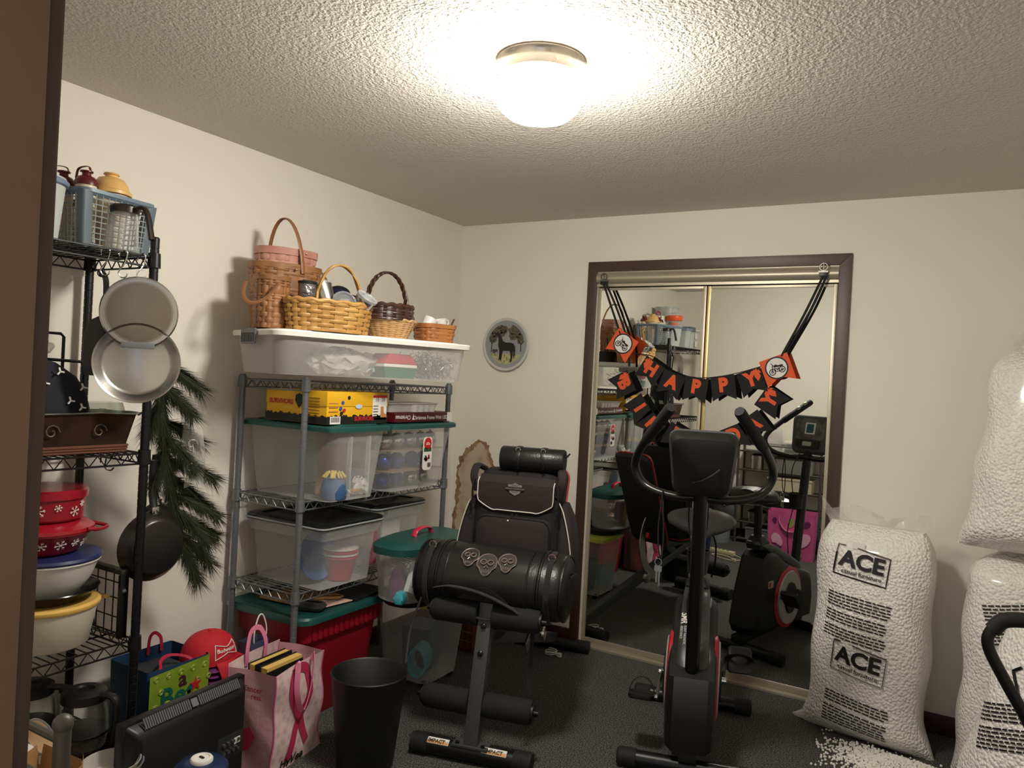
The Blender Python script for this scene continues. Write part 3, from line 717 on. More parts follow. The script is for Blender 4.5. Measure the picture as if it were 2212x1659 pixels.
for x, n in ((hd+.004, 1), (-hd+.004, -1)):
    pts = [(x+.004, -.055, hh-.03), (x+.006, -.055, hh+.01)]
    if n < 0: pts = cr([(x, -.05, hh-.03), (x, -.05, hh+.03), (x-.01, -.02, hh+.085), (x-.01, .03, hh+.085), (x, .055, hh+.03), (x, .055, hh-.03)], 5)
    else: pts = cr([(x, -.04, hh-.01), (x+.012, -.04, hh+.012), (x+.016, -.045, hh-.09), (x+.014, .0, hh-.175), (x+.014, .045, hh-.1), (x+.012, .06, hh+.012), (x, .06, hh-.01)], 5)
    MB().tube(pts, .01, 6, flat=(.0022, .011)).build('strap', mat('pink_strap', (226, 130, 166), .6), pk)
# printed ribbon
rib = mat('ribbon_print', (184, 48, 88), .6)
def front(x, y): p = wob((hd, x, y)); return V(p.x+.0035, p.y, p.z)
def ribbon(pts, w):
    P = cr([V(a, b, 0) for a, b in pts], 7); L_, R_ = [], []
    for i in range(len(P)):
        t = (P[min(i+1, len(P)-1)]-P[max(i-1, 0)]).normalized(); n = V(-t.y, t.x, 0)
        L_.append(front(*(P[i]+n*w/2).xy)); R_.append(front(*(P[i]-n*w/2).xy))
    n = len(P); MB().add(L_+R_, [(i, i+1, n+i+1, n+i) for i in range(n-1)]).build('ribbon_print', rib, pk)
ribbon([(.055, .055), (.02, .14), (-.045, .24), (-.05, .3), (-.01, .34), (.045, .325), (.055, .28)], .036)
ribbon([(-.06, .03), (-.025, .1), (.03, .19), (.055, .25), (.052, .3)], .036)
text('HyVee', .045, ink, pk, fn=lambda x, y: front(x-.035, y+.022), bold=.0015, shear=.2)
text('Cancer', .028, MATS['ribbon_print'], pk, T(.01, -hw-.009, .30) @ rx(90), bold=.0004)
text('ress', .026, MATS['ribbon_print'], pk, T(.028, -hw-.009, .275) @ rx(90), bold=.0004)
flat([(0, .035), (.03, .05), (.05, .02), (.03, -.03), (0, -.04), (-.025, 0)], .001, MATS['ribbon_print'], pk, T(-.02, -hw-.009, .12) @ rx(90), 'print_patch')
# things inside the bag
bookm = [mat('book_black', (24, 23, 24), .5), mat('book_pages', (222, 186, 100), .7)]
for i, (x, h, lab) in enumerate(((-.03, .35, 'black hardback book standing in the pink bag'), (.02, .345, 'yellow paged book standing in the pink bag'))):
    o = thing('book', lab, 'book', tuple(V(.489, -1.78, .006)+(rz(11) @ V(x, .0, 0))), 4)
    MB().box(-.014, .014, -.09, .09, 0, h).build('pages', bookm[1], o)
    MB().box(-.018, -.0145, -.094, .092, 0, h+.004).build('cover', bookm[0], o); MB().box(.0145, .018, -.094, .092, 0, h-.012 if i else h+.004).build('cover', bookm[0], o)

# ---------------------------------------------------------------- television seen from behind
tv = thing('television', 'flat black television turned with its vented back to the room', 'television', (.52, -2.195, 0), 4)
MB().box(-.012, .02, -.236, .236, .03, .362).build('screen_frame', mat('tv_black', (22, 23, 25), .4), tv, bevel=.005)
R = []
for x, hy, z0, z1 in ((.02, .226, .045, .352), (.045, .214, .05, .338), (.058, .2, .05, .318)):
    R.append([V(x, p.x, p.y+(z0+z1)/2) for p in rrect(hy, (z1-z0)/2, .012)])
MB().loft(R).build('back_shell', MATS['tv_black'], tv)
tvg = mat('tv_vent_grey', (92, 94, 98), .5)
for i in range(46):
    y = -.18+.36*i/45
    if abs(y) < .014: continue
    MB().box(.0495, .0525, y-.0026, y+.0026, -.016, .016, T(.001, 0, .328) @ ry(-32)).build('vent_slat', tvg, tv)
MB().box(.0495, .0525, -.012, .012, -.013, .013, T(.001, 0, .328) @ ry(-32)).build('vent_bridge', grey_pl, tv)
MB().box(.046, .059, .09, .2, .12, .2).build('jack_panel', mat('jack_panel', (40, 42, 45), .45), tv, bevel=.002)
for i in range(4):
    for j in range(2): MB().lathe([(0, 0), (.006, 0), (.006, .006), (0, .006)], 10, T(.059, .115+.02*i, .145+.028*j) @ ry(90)).build('jack', steel, tv)
MB().box(.059, .061, .16, .185, .16, .18).build('port', white_pl, tv)
MB().box(.058, .0595, -.12, -.01, .085, .155).build('rating_label', mat('label_grey', (148, 150, 156), .6, var=('noise', 40, (90, 92, 98))), tv)
MB().box(-.03, .06, -.13, .13, 0, .012).build('stand_foot', MATS['tv_black'], tv, bevel=.004); MB().box(0, .02, -.04, .04, .012, .05).build('stand_neck', MATS['tv_black'], tv)
# blue jug lid in front of it
jg = thing('drink_cooler', 'round dark blue cooler with white pour cap', 'cooler', (.80, -2.345, 0), 0)
MB().lathe([(0, 0), (.068, 0), (.075, .01), (.077, .26), (.073, .275), (.073, .285), (.06, .298), (.028, .302), (0, .302)], 36).build('body', mat('cooler_blue', (22, 40, 78), .32), jg)
MB().lathe([(.0, .3), (.031, .3), (.031, .308), (.028, .312), (.022, .313), (.02, .310), (0, .31)], 28).build('cap', white_pl, jg)
MB().box(-.008, .008, -.003, .003, .309, .3135).build('spout_slot', black_pl, jg)

# ---------------------------------------------------------------- green tote bag, purple bags, cap
gb = thing('shopping_bag', 'lime green grocery bag with swirl print and blue edges', 'bag', (.19, -2.05, 0), 0)
grn = mat('lime_bag', (142, 166, 44), .6, var=('noise', 8, (118, 146, 34)))
blue_b = mat('blue_bag', (22, 58, 92), .65)
MB().loft([rrect(.1, .118, .012, 0), rrect(.105, .12, .012, .18), rrect(.108, .122, .01, .375)], (True, False)).build('bag_body', blue_b, gb)
gpan = MB().add([V(.112, -.118, .02), V(.112, .118, .02), V(.114, .118, .375), V(.114, -.118, .36)], [(0, 1, 2, 3)]).build('front_panel', grn, gb)
text('a', .075, mat('maroon_print', (70, 16, 40), .6), gb, face_x(.1155, .01, .318), bold=.002)
text('Bet', .1, mat('teal_print', (14, 92, 84), .6), gb, face_x(.1155, -.01, .266), bold=.002)
text('ter', .1, MATS['teal_print'], gb, face_x(.1155, .12, .215), bold=.002) if False else None
st5 = [(.026*math.cos(PI/2+k*PI/5)*(1 if k % 2 == 0 else .42), .026*math.sin(PI/2+k*PI/5)*(1 if k % 2 == 0 else .42)) for k in range(10)]
flat(st5, .001, red_print, gb, face_x(.1155, .063, .284), 'star_print')
for i in range(13):
    y, z = -.095+.048*(i % 5)+.02*((i//5) % 2), .345-.048*(i//5)
    if abs(y) < .03 and z < .31: continue
    MB().tube([(.1155, y+.011*math.cos(q)*(1-q/16), z+.011*math.sin(q)*(1-q/16)) for q in [k*.5 for k in range(26)]], .0012, 4).build('swirl_print', mat('swirl_yellow', (186, 196, 92), .6), gb)
red_strap = mat('red_strap', (176, 24, 58), .6)
MB().tube(cr([(.1, -.07, .33), (.1, -.07, .375), (.06, -.04, .385), (.03, .02, .38), (.08, .06, .37), (.1, .07, .33)], 6), .01, 6, flat=(.0016, .007)).build('strap', red_strap, gb)
MB().tube(cr([(-.1, .02, .35), (-.1, .025, .41), (-.1, .045, .425), (-.1, .07, .4), (-.1, .075, .35)], 6), .01, 6, flat=(.0016, .007)).build('strap', red_strap, gb)
o = thing('folded_bags', 'dark folded fabric bag with pink trim stuffed in the green grocery bag', 'bag', (.185, -2.06, .004), 0)
MB().loft([rrect(.07, .08, .03, 0), rrect(.08, .09, .03, .2), rrect(.06, .07, .03, .34)]).build('bundle', mat('charcoal_fabric', (40, 42, 50), .85), o)
MB().tube(cr([(.075, -.09, .3), (.082, -.03, .318), (.08, .04, .31), (.06, .08, .29)], 6), .008, 6, flat=(.003, .013)).build('trim', mat('coral_trim', (214, 50, 74), .6), o)
# purple bag pile
pp = thing('purple_bag_pile', 'pile of folded purple reusable bags under the red cap', 'bags', (.2, -1.842, 0), 0)
pur = mat('purple_bag', (96, 26, 96), .6, bump=('noise', 20, .4, .02))
MB().loft([rrect(.11, .08, .02, 0), rrect(.115, .085, .02, .2), rrect(.11, .08, .02, .21)]).build('lower_bundle', mat('navy_bag', (30, 40, 74), .7), pp)
for i in range(5):
    z = .212+.02*i; MB().loft([rrect(.1-.002*i, .08, .02, z), rrect(.118, .085, .025, z+.009), rrect(.1, .08, .02, z+.0185)]).build('folded_bag', pur, pp)
MB().tube(cr([(.1, -.08, .24), (.125, -.04, .215), (.13, .02, .225), (.112, .07, .26)], 6), .004, 6).build('cord_handle', mat('lilac_cord', (196, 120, 190), .5), pp)
# red cap
cp = thing('baseball_cap', 'red baseball cap with white bow tie logo', 'cap', (.215, -1.865, .3135), 0)
capm = mat('cap_red', (190, 26, 42), .8, bump=('noise', 220, .2, .002))
R = []
for i in range(11):
    a = PI/2*i/10; r = math.cos(a)**.75 if i < 10 else .02
    R.append(ring(.093*max(r, .02), .105*max(r, .02), 2.1, 36, .005+.105*math.sin(a)))
MB().loft(R).build('crown', capm, cp)
MB().ball((0, 0, .111), .007, 10, 6).build('button', capm, cp)
bv, bf = [], []
for s in (0, 1):
    for j in range(6):
        for i in range(19):
            a = math.radians(-62+124*i/18); rr = 1+.95*(j/5)*math.cos(math.radians(-62+124*i/18))**.7
            q = rz(42) @ V(.092*rr*math.cos(a), .1*(1+.12*j/5)*math.sin(a), 0)
            bv.append(V(q.x, q.y, .012-.028*(j/5)**1.4-.03*(math.sin(a)**2)*(j/5)+(.0035 if s else 0)))
for s in (0, 1):
    for j in range(5):
        for i in range(18):
            k = s*114+j*19+i; bf.append((k, k+1, k+20, k+19))
bf += [(95+i, 96+i, 114+96+i, 114+95+i) for i in range(18)]
MB().add(bv, bf).build('brim', capm, cp)
def capsurf(u, w):      # print frame on the cap front
    a = math.radians(8)+u/.1; e_ = w/.105
    c = math.cos(e_)**.75
    return V(.0955*c*math.cos(a), .1075*c*math.sin(a), .0065+.107*math.sin(e_))
def capstroke(p, q):
    P = [capsurf(p[0]+(q[0]-p[0])*i/8, p[1]+(q[1]-p[1])*i/8) for i in range(9)]
    MB().tube(P, .0016, 5).build('logo_line', white_paper, cp)
bt = [(-.05, .075), (-.052, .02), (0, .038), (.052, .022), (.05, .078), (0, .06)]
for i in range(6): capstroke(bt[i], bt[(i+1) % 6])
text('Budweiser', .021, white_paper, cp, fn=lambda x, y: capsurf(x, y+.049), bold=.0004)
# white string handle of a paper bag behind the pink bag
o = thing('gift_bag', 'paper gift bag with white rope handle against the red tote', 'bag', (.27, -1.7, 0), 5)
MB().loft([rrect(.03, .045, .006, 0), rrect(.034, .05, .006, .36)], (True, False)).build('paper_body', mat('gift_blue', (70, 74, 104), .6), o)
MB().tube(cr([(.03, -.03, .34), (.034, -.035, .40), (.03, -.012, .455), (.03, .012, .455), (.034, .03, .40), (.03, .028, .34)], 6), .003, 6).build('rope_handle', white_paper, o)
# ---------------------------------------------------------------- weight bench
wbn = thing('weight_bench', 'grey and black weight bench with foam leg rollers', 'weight bench', (1.105, -1.392, 0), 13.7)
bench_grey = mat('bench_grey', (74, 76, 76), .42, .3)
foam = mat('black_foam', (17, 17, 18), .85, bump=('noise', 180, .2, .002))
def capped_tube(t, y, hw, r, m, name):
    MB().tube([(-hw, y, r), (hw, y, r)], r, 18).build(name, m, t)
    for s in (-1, 1):
        b = MB().tube([(s*(hw-.055), y, r), (s*(hw+.012), y, r)], r*1.12, 18)
        b.build('end_cap', black_rub, t)
        for k in range(5): MB().tube([(s*(hw-.05+.012*k), y, r), (s*(hw-.046+.012*k), y, r)], r*1.17, 18).build('cap_ridge', black_rub, t)
capped_tube(wbn, 0, .222, .034, black_mt, 'front_foot')
capped_tube(wbn, 1.31, .19, .03, black_mt, 'rear_foot')
# stickers on the front foot
sto = mat('orange_sticker', (230, 160, 96), .5)
for x in (-.13, .095):
    s_ = MB()
    vs = []
    for i in range(7):
        a = math.radians(102+42*i/6)
        for xx in (x-.048, x+.048): vs.append(V(xx, .035*math.cos(a), .034+.0352*math.sin(a)))
    s_.add(vs, [(2*i, 2*i+1, 2*i+3, 2*i+2) for i in range(6)]); st_ = s_.build('warning_sticker', white_paper, wbn)
    vs = []
    for i in range(4):
        a = math.radians(124+18*i/3)
        for xx in (x-.046, x+.046): vs.append(V(xx, .0355*math.cos(a), .034+.0357*math.sin(a)))
    MB().add(vs, [(2*i, 2*i+1, 2*i+3, 2*i+2) for i in range(3)]).build('orange_band', sto, st_)
    a = math.radians(128); text('IMPACT' if x < 0 else 'IMPACT', .019, ink, st_, T(x, .0362*math.cos(a), .034+.0365*math.sin(a)) @ rx(38), bold=.0006)
ML_ = [(0, .0, .06), (0, .12, .575)]
d = V(0, .12, .515).normalized()
Mu = T(0, 0, .06) @ rx(-math.degrees(math.atan2(.12, .515)))
MB().box(-.027, .027, -.022, .022, 0, .53, Mu).build('upright', bench_grey, wbn, bevel=.003)
MB().box(-.07, .07, -.03, .03, .058, .068).build('foot_plate', bench_grey, wbn, bevel=.002)
for z in (.33, .43): MB().lathe([(0, 0), (.011, 0), (.011, .008), (.006, .012), (0, .012)], 8, Mu @ T(0, -.022, z) @ rx(90)).build('bolt', black_mt, wbn)
for x in (-.05, .05): MB().lathe([(0, .068), (.008, .068), (.008, .076), (0, .078)], 8, T(x, -.016, 0)).build('bolt', black_mt, wbn)
for (y, z, r) in ((.1, .52, .046), (.045, .20, .046)):
    MB().tube([(-.24, y, z), (.24, y, z)], .012, 10).build('roller_bar', black_mt, wbn)
    for s in (-1, 1):
        MB().tube([(s*.03, y, z), (s*.034, y, z), (s*.2, y, z), (s*.214, y, z)], r, 22, radii=[r*.9, r, r, r*.86]).build('foam_roller', foam, wbn)
        MB().tube([(s*.213, y, z), (s*.222, y, z)], r*.72, 18).build('roller_cap', black_pl, wbn)
# frame going back
def bar(p, q, w, h, m, name):
    p, q = V(*p), V(*q); b = MB(); n = (q-p); L = n.length; M = n.to_track_quat('Y', 'Z').to_matrix().to_4x4(); M.translation = p
    return b.box(-w/2, w/2, 0, L, -h/2, h/2, M).build(name, m, wbn, bevel=.003)
bar((0, .105, .44), (0, 1.31, .06), .05, .05, bench_grey, 'main_beam')
bar((0, .115, .415), (0, .52, .415), .05, .045, bench_grey, 'seat_rail')
bar((0, .4, .34), (0, .5, .4), .045, .045, bench_grey, 'seat_strut')
# adjustment arc plate
arc = [(.55+.27*math.cos(math.radians(a)), .52+.27*math.sin(math.radians(a))-.06) for a in range(-75, 36, 10)]
arc2 = [(.55+.22*math.cos(math.radians(a)), .52+.22*math.sin(math.radians(a))-.06) for a in range(35, -76, -10)]
MB().prism(arc+arc2, .03, .036, 'x').build('adjustment_arc', steel, wbn)
MB().lathe([(0, 0), (.03, 0), (.034, .01), (.03, .02), (0, .02)], 20, T(.06, .78, .25) @ ry(90)).build('lock_knob', chrome, wbn)
vin = mat('black_vinyl', (24, 24, 26), .45); redv = mat('red_vinyl', (176, 30, 30), .5)
MB().loft([rrect(.115, .15, .03, .44, cy=.36), rrect(.13, .165, .035, .455, cy=.36), rrect(.13, .165, .035, .475, cy=.36), rrect(.12, .155, .03, .488, cy=.36)]).build('seat_pad', vin, wbn)
MB().tube(rrect(.131, .166, .035, .46, cy=.36), .005, 6, closed=True).build('seat_piping', redv, wbn)
Mb = T(0, .64, .47) @ rx(-22)
MB().loft([[Mb @ p for p in rrect(.12, .29, .04, z, cy=.29)] for z in (0,)]+[[Mb @ p for p in rrect(.135, .305, .05, z, cy=.29)] for z in (-.015, -.04)]+[[Mb @ p for p in rrect(.12, .29, .04, -.055, cy=.29)]]).xf(T(0, .64, .47) @ rx(-22) @ rx(90) @ Mb.inverted()).build('back_pad', vin, wbn)
MB().tube([T(0, .64, .47) @ rx(-22) @ rx(90) @ p for p in rrect(.136, .306, .05, -.028, cy=.29)], .005, 6, closed=True).build('back_piping', redv, wbn)
bar((0, .52, .43), (0, .72, .5), .05, .04, redv, 'red_link')

# ---------------------------------------------------------------- leather duffel with skull patches
BN = V(1.105, -1.392, 0)
def on_bench(x, y, z): 
    p = rz(13.7) @ V(x, y, 0); return (BN.x+p.x, BN.y+p.y, z)
df = thing('duffel_bag', 'black leather roll bag with three silver skulls lying on the bench seat', 'bag', on_bench(-.012, .235, .4905), 13.7)
r = .138; zc = r*.96
def dring(x, k, sq=1): return [V(x, k*r*1.08*math.cos(2*PI*i/36), zc+k*r*.96*math.sin(2*PI*i/36)*(sq if math.sin(2*PI*i/36) < 0 else 1)) for i in range(36)]
MB().loft([dring(-.305, .8), dring(-.295, .92), dring(-.27, .985), dring(-.18, 1), dring(0, 1.03), dring(.18, 1), dring(.27, .985), dring(.295, .92), dring(.305, .8)]).build('body', black_lea, df)
for x in (-.295, -.21, -.2, .2, .21, .295): MB().tube(dring(x, 1.0 if abs(x) < .28 else .94), .005, 6, closed=True).build('welt', black_lea, df)
# centre flap of smooth leather
fl = []
for i in range(15):
    a = math.radians(92-110+ -0+ (-150+ 8*0)) if False else math.radians(100+ i*8.2)
    fl.append([V(-.165+.33*j/12, r*1.115*math.cos(a), zc+r*1.0*math.sin(a)) for j in range(13)])
MB().loft(fl, (False, False), closed=False).build('flap', mat('smooth_leather', (26, 26, 26), .3), df)
MB().tube([fl[k][0] for k in range(15)]+[fl[14][j] for j in range(13)]+[fl[14-k][12] for k in range(15)], .004, 6).build('flap_edge', black_lea, df)
def duf(u, w, off=.004):     # u along x, w arc length from the top towards the room
    a = math.radians(100)+w/r; return V(u, (r*1.115+off)*math.cos(a), zc+(r*1.0+off)*math.sin(a))
skull = mat('skull_silver', (168, 152, 146), .35, .8); skd = mat('skull_dark', (30, 26, 26), .5)
def patch(poly, u, w, sc, m, name, off, parent):
    P = [duf(u+x*sc, w-y*sc, off) for x, y in poly]
    return MB().loft([P, [duf(u+x*sc, w-y*sc, off+.0025) for x, y in poly]]).build(name, m, parent)
for (u, w, sc, lab) in ((-.075, .075, 1.2, 0), (0, .098, 1.35, 1), (.078, .082, 1.2, 2)):
    sk = patch([(.028*math.cos(q)*(.72 if math.sin(q) < -.35 else 1), .03*math.sin(q)*(1.15 if math.sin(q) < 0 else 1)) for q in [2*PI*i/24 for i in range(24)]], u, w, sc, skd, 'skull_patch', .003, df)
    outl = [duf(u+.029*math.cos(q)*(.72 if math.sin(q) < -.35 else 1)*sc, w-.03*math.sin(q)*(1.15 if math.sin(q) < 0 else 1)*sc, .006) for q in [2*PI*i/24 for i in range(24)]]
    MB().tube(outl, .0026, 5, closed=True).build('outline', skull, sk)
    for s in (-1, 1):
        MB().tube([duf(u+(s*.0105+.0085*math.cos(q))*sc, w-(.003+.007*math.sin(q))*sc, .007) for q in [2*PI*i/12 for i in range(12)]], .0022, 5, closed=True).build('eye_socket', skull, sk)
    MB().tube([duf(u-.005*sc, w+.013*sc, .007), duf(u, w+.006*sc, .007), duf(u+.005*sc, w+.013*sc, .007)], .0016, 5).build('nose', skull, sk)
    for k in range(5): MB().tube([duf(u+(-.01+.005*k)*sc, w+.019*sc, .007), duf(u+(-.01+.005*k)*sc, w+.027*sc, .007)], .0014, 5).build('tooth', skull, sk)
# pocket, straps, rings
MB().loft([[V(x, -r*1.05-.02*q, zc-.045+.05*math.sin(a)*1.0) for x, a in ((-.1+.2*i/16, PI*i/16) for i in range(17))] for q in (0, .6, 1)], (False, True), closed=False).build('front_pocket', MATS['smooth_leather'], df)
for x in (-.245, .245):
    MB().tube([(x, (r*1.1)*math.cos(a), zc+(r*1.02)*math.sin(a)) for a in [math.radians(95+10*i) for i in range(16)]], .012, 6, flat=(.003, .012)).build('zip_band', black_fab, df)
    a = math.radians(118); c = V(x-.0, (r*1.13)*math.cos(a), zc+(r*1.06)*math.sin(a))
    MB().tube([c+V(.014*math.cos(q), -.005, .014*math.sin(q)) for q in [2*PI*i/14 for i in range(14)]], .0025, 6, closed=True).build('d_ring', chrome, df)
MB().tube(cr([(-.2, -r*1.08, zc-.02), (-.12, -r*1.25, zc+.0), (0, -r*1.32, zc-.01), (.11, -r*1.25, zc-.05), (.16, -r*1.12, zc-.085)], 6), .012, 6, flat=(.003, .015)).build('strap', black_fab, df)
MB().tube(cr([(-.1, -r*1.02, .03), (0, -r*1.16, .02), (.1, -r*1.14, .025), (.2, -r, .02)], 6), .01, 6, flat=(.003, .012)).build('strap', black_fab, df)
MB().cbox((.155, -r*1.13, .025), (.014, .012, .03)).build('buckle', steel, df, bevel=.002)
MB().tube(cr([(-.26, -r*.95, .06), (-.29, -r*1.1, -.05), (-.3, -r*1.12, -.14), (-.305, -r*1.1, -.2)], 6), .008, 6, flat=(.002, .012)).build('hanging_strap', black_fab, df)
MB().tube(cr([(.17, -.03, .02), (.19, -.1, -.1), (.185, -.11, -.25), (.17, -.1, -.33)], 6), .006, 6, flat=(.002, .008)).build('hanging_strap', black_fab, df)
MB().cbox((.25, -r*1.12, zc-.03), (.012, .008, .03)).build('zip_pull', black_mt, df, bevel=.002)
for x in (-.31, .31): MB().tube([(x, -.03, zc+.05), (x+math.copysign(.016, x), 0, zc+.06), (x, .03, zc+.05)], .005, 6).build('end_handle', black_lea, df)

# ---------------------------------------------------------------- touring backpack
bp = thing('backpack', 'brown black touring backpack with white piping standing behind the roll bag', 'backpack', on_bench(.0, .515, .4905), 13.7)
bpf = mat('backpack_fabric', (40, 33, 33), .85, bump=('noise', 300, .25, .002))
bpd = mat('backpack_dark', (20, 18, 19), .85)
def bring(z, hx, hy, cy=0, r=.05): return rrect(hx, hy, r, z, 5, 0, cy)
MB().loft([bring(0, .19, .075), bring(.01, .2, .085), bring(.2, .2, .09), bring(.4, .188, .085, .0), bring(.49, .18, .075, .008), bring(.53, .172, .06, .012), bring(.545, .15, .045, .014)]).build('main_body', bpd, bp)
# upper flap
F = []
for i in range(11):
    z = .525-.145*i/10; hx = .165-.0*i
    if i > 6: hx = .165-.045*((i-6)/4)**2.2
    F.append([V(-hx+2*hx*j/16, -.092-.006*math.sin(PI*i/10)-.004*math.sin(PI*j/16)+(.03*(1-i/2.2) if i < 2 else 0), z) for j in range(17)])
MB().loft(F, (False, False), closed=False).build('flap', bpf, bp)
pipe = mat('white_piping', (214, 210, 200), .4)
MB().tube(cr([F[k][0]+V(-.002, -.002, 0) for k in range(1, 9)]+[F[10][j]+V(0, -.002, 0) for j in range(1, 16, 2)]+[F[k][16]+V(.002, -.002, 0) for k in range(8, 0, -1)], 3), .0026, 6).build('piping', pipe, bp)
# lower pocket
MB().loft([[V(p.x, -.085, p.y+.235) for p in rrect(.165, .12, .04)], [V(p.x, -.118, p.y+.235) for p in rrect(.158, .113, .045)], [V(p.x, -.126, p.y+.235) for p in rrect(.14, .095, .04)]]).build('front_pocket', bpf, bp)
MB().tube([V(p.x, -.112, p.y+.235) for p in rrect(.162, .117, .042)], .003, 6, closed=True).build('zip', bpd, bp)
for s in (-1, 1):
    # side pocket with piping
    P = []
    for (z, w, dx) in ((.03, .075, .06), (.1, .085, .075), (.25, .08, .07), (.36, .06, .05), (.42, .035, .025)):
        P.append([V(s*(.188+q.x*0+dx/2+q.x), q.y, z) for q in rrect(dx/2, w, .02)])
    MB().loft(P).build('side_pocket', bpf, bp)
    MB().tube(cr([(s*.19, -.082, .43), (s*.215, -.09, .38), (s*.245, -.094, .26), (s*.262, -.094, .12), (s*.265, -.088, .03)], 6), .0026, 6).build('piping', pipe, bp)
    MB().tube(cr([(s*.185, -.09, .5), (s*.19, -.1, .46), (s*.186, -.1, .4)], 5), .008, 6, flat=(.003, .011)).build('strap', bpd, bp)
    MB().tube([V(s*.186+.012*math.cos(q), -.106, .39+.012*math.sin(q)) for q in [2*PI*i/12 for i in range(12)]], .002, 6, closed=True).build('ring', black_mt, bp)
    MB().tube(cr([(s*.17, .0, .54), (s*.19, -.05, .555), (s*.195, -.075, .51), (s*.18, -.06, .45)], 6), .016, 8, flat=(.012, .02)).build('shoulder_loop', bpf, bp)
# badge: bar and shield with lettering
bm_ = mat('badge_grey', (126, 122, 120), .5)
sh = [(-.03, .018), (-.014, .019), (0, .026), (.014, .019), (.03, .018), (.031, .0), (.02, -.018), (0, -.028), (-.02, -.018), (-.031, 0)]
Mg = T(.0, -.1035, .475) @ rx(90)
bd = MB().prism(sh, 0, .002, 'z', Mg).build('badge', bm_, bp, smooth=False)
MB().prism(rectp(.078, .015, 0, .001), .002, .0035, 'z', Mg).build('badge_bar', bpd, bd, smooth=False)
text('HARLEY-DAVIDSON', .0092, bm_, bd, Mg @ T(0, .001, .0042), bold=.0002)
text('MOTOR', .008, bpd, bd, Mg @ T(0, .014, .0026)); text('CYCLES', .0075, bpd, bd, Mg @ T(0, -.014, .0026))
for x in (-.008, .012): MB().tube([V(x+.006*math.cos(q), -.104, .352+.016*math.sin(q)) for q in [2*PI*i/12 for i in range(12)]], .002, 6, closed=True).build('zip_pull', chrome, bp)
MB().ball((-.02, -.118, .34), .007, 10, 8).build('zip_toggle', chrome, bp)
# small leather roll strapped on top
rl = thing('tool_roll', 'small black leather tool roll lying on top of the backpack', 'tool bag', on_bench(.05, .5, 1.0365), 16)
MB().lathe([(0, -.14), (.048, -.14), (.052, -.134), (.052, .134), (.048, .14), (0, .14)], 30, T(0, 0, .05) @ ry(90)).build('roll', black_lea, rl)
for x in (-.06, .05):
    MB().tube([(x, .054*math.cos(a), .05+.054*math.sin(a)) for a in [math.radians(60+12*i) for i in range(15)]], .01, 6, flat=(.0022, .012)).build('strap', MATS['smooth_leather'], rl)
    MB().tube([V(x+.01*math.cos(q), -.038, .092+.009*math.sin(q)) for q in [2*PI*i/10 for i in range(10)]], .0022, 6, closed=True).build('buckle', chrome, rl)
    MB().tube(cr([(x, -.055, .06), (x+.01, -.058, .03), (x+.004, -.055, .012)], 5), .006, 6, flat=(.002, .008)).build('strap_end', MATS['smooth_leather'], rl)
MB().tube([(.145, -.02, .07), (.158, 0, .085), (.145, .02, .07)], .004, 6).build('end_tab', black_lea, rl)
# white wire loop hanging under the bench
o = thing('wire_coil', 'small loose coil of white cable on the carpet beside the bench', 'cable', on_bench(.02, 1.2, 0), 0)
MB().tube(cr([(.0+.03*math.cos(q)*(1+.1*math.sin(3*q)), .03*math.sin(q), .006+.0015*q) for q in [i*.6 for i in range(26)]], 3), .0025, 6).build('cable', white_pl, o)
MB().cbox((.05, .0, .012), (.022, .016, .02)).build('plug', white_pl, o, bevel=.003)
# ---------------------------------------------------------------- exercise bike
bk = thing('exercise_bike', 'black upright exercise bike with grey saddle and curled handlebars', 'exercise bike', (1.8065, -1.012, 0), 15)
bkb = mat('bike_black', (13, 13, 14), .5); bkg = mat('bike_graphite', (58, 59, 60), .4); bks = mat('bike_silver', (176, 176, 170), .35, .3); bkr = mat('bike_red', (176, 26, 40), .4)
capped = capped_tube
MB().tube([(-.235, 0, .034), (.235, 0, .034)], .03, 16).build('front_stabilizer', black_mt, bk)
MB().tube([(-.235, .645, .034), (.235, .645, .034)], .03, 16).build('rear_stabilizer', black_mt, bk)
for y in (0, .645):
    for s in (-1, 1): MB().tube([(s*.185, y, .034), (s*.25, y, .034), (s*.256, y, .034)], .034, 18, radii=[.034, .034, .028]).build('end_cap', black_rub, bk)
MB().box(-.032, .032, -.03, .68, .062, .1).build('base_rail', bkb, bk, bevel=.004)
# casing
pf = [(-.035, .1), (.62, .1), (.645, .14), (.61, .3), (.555, .45), (.535, .51), (.5, .535), (.45, .535), (.4, .52), (.3, .46), (.2, .42), (.12, .4), (.06, .385), (.0, .36), (-.03, .31), (-.05, .22)]
cy_, cz_ = .3, .28
def sc(k, x): return [V(x, cy_+(y-cy_)*k, cz_+(z-cz_)*k) for y, z in pf]
MB().loft([sc(.84, -.09), sc(.94, -.082), sc(1, -.062), sc(1, .062), sc(.94, .082), sc(.84, .09)]).build('casing', bkb, bk, ang=30)
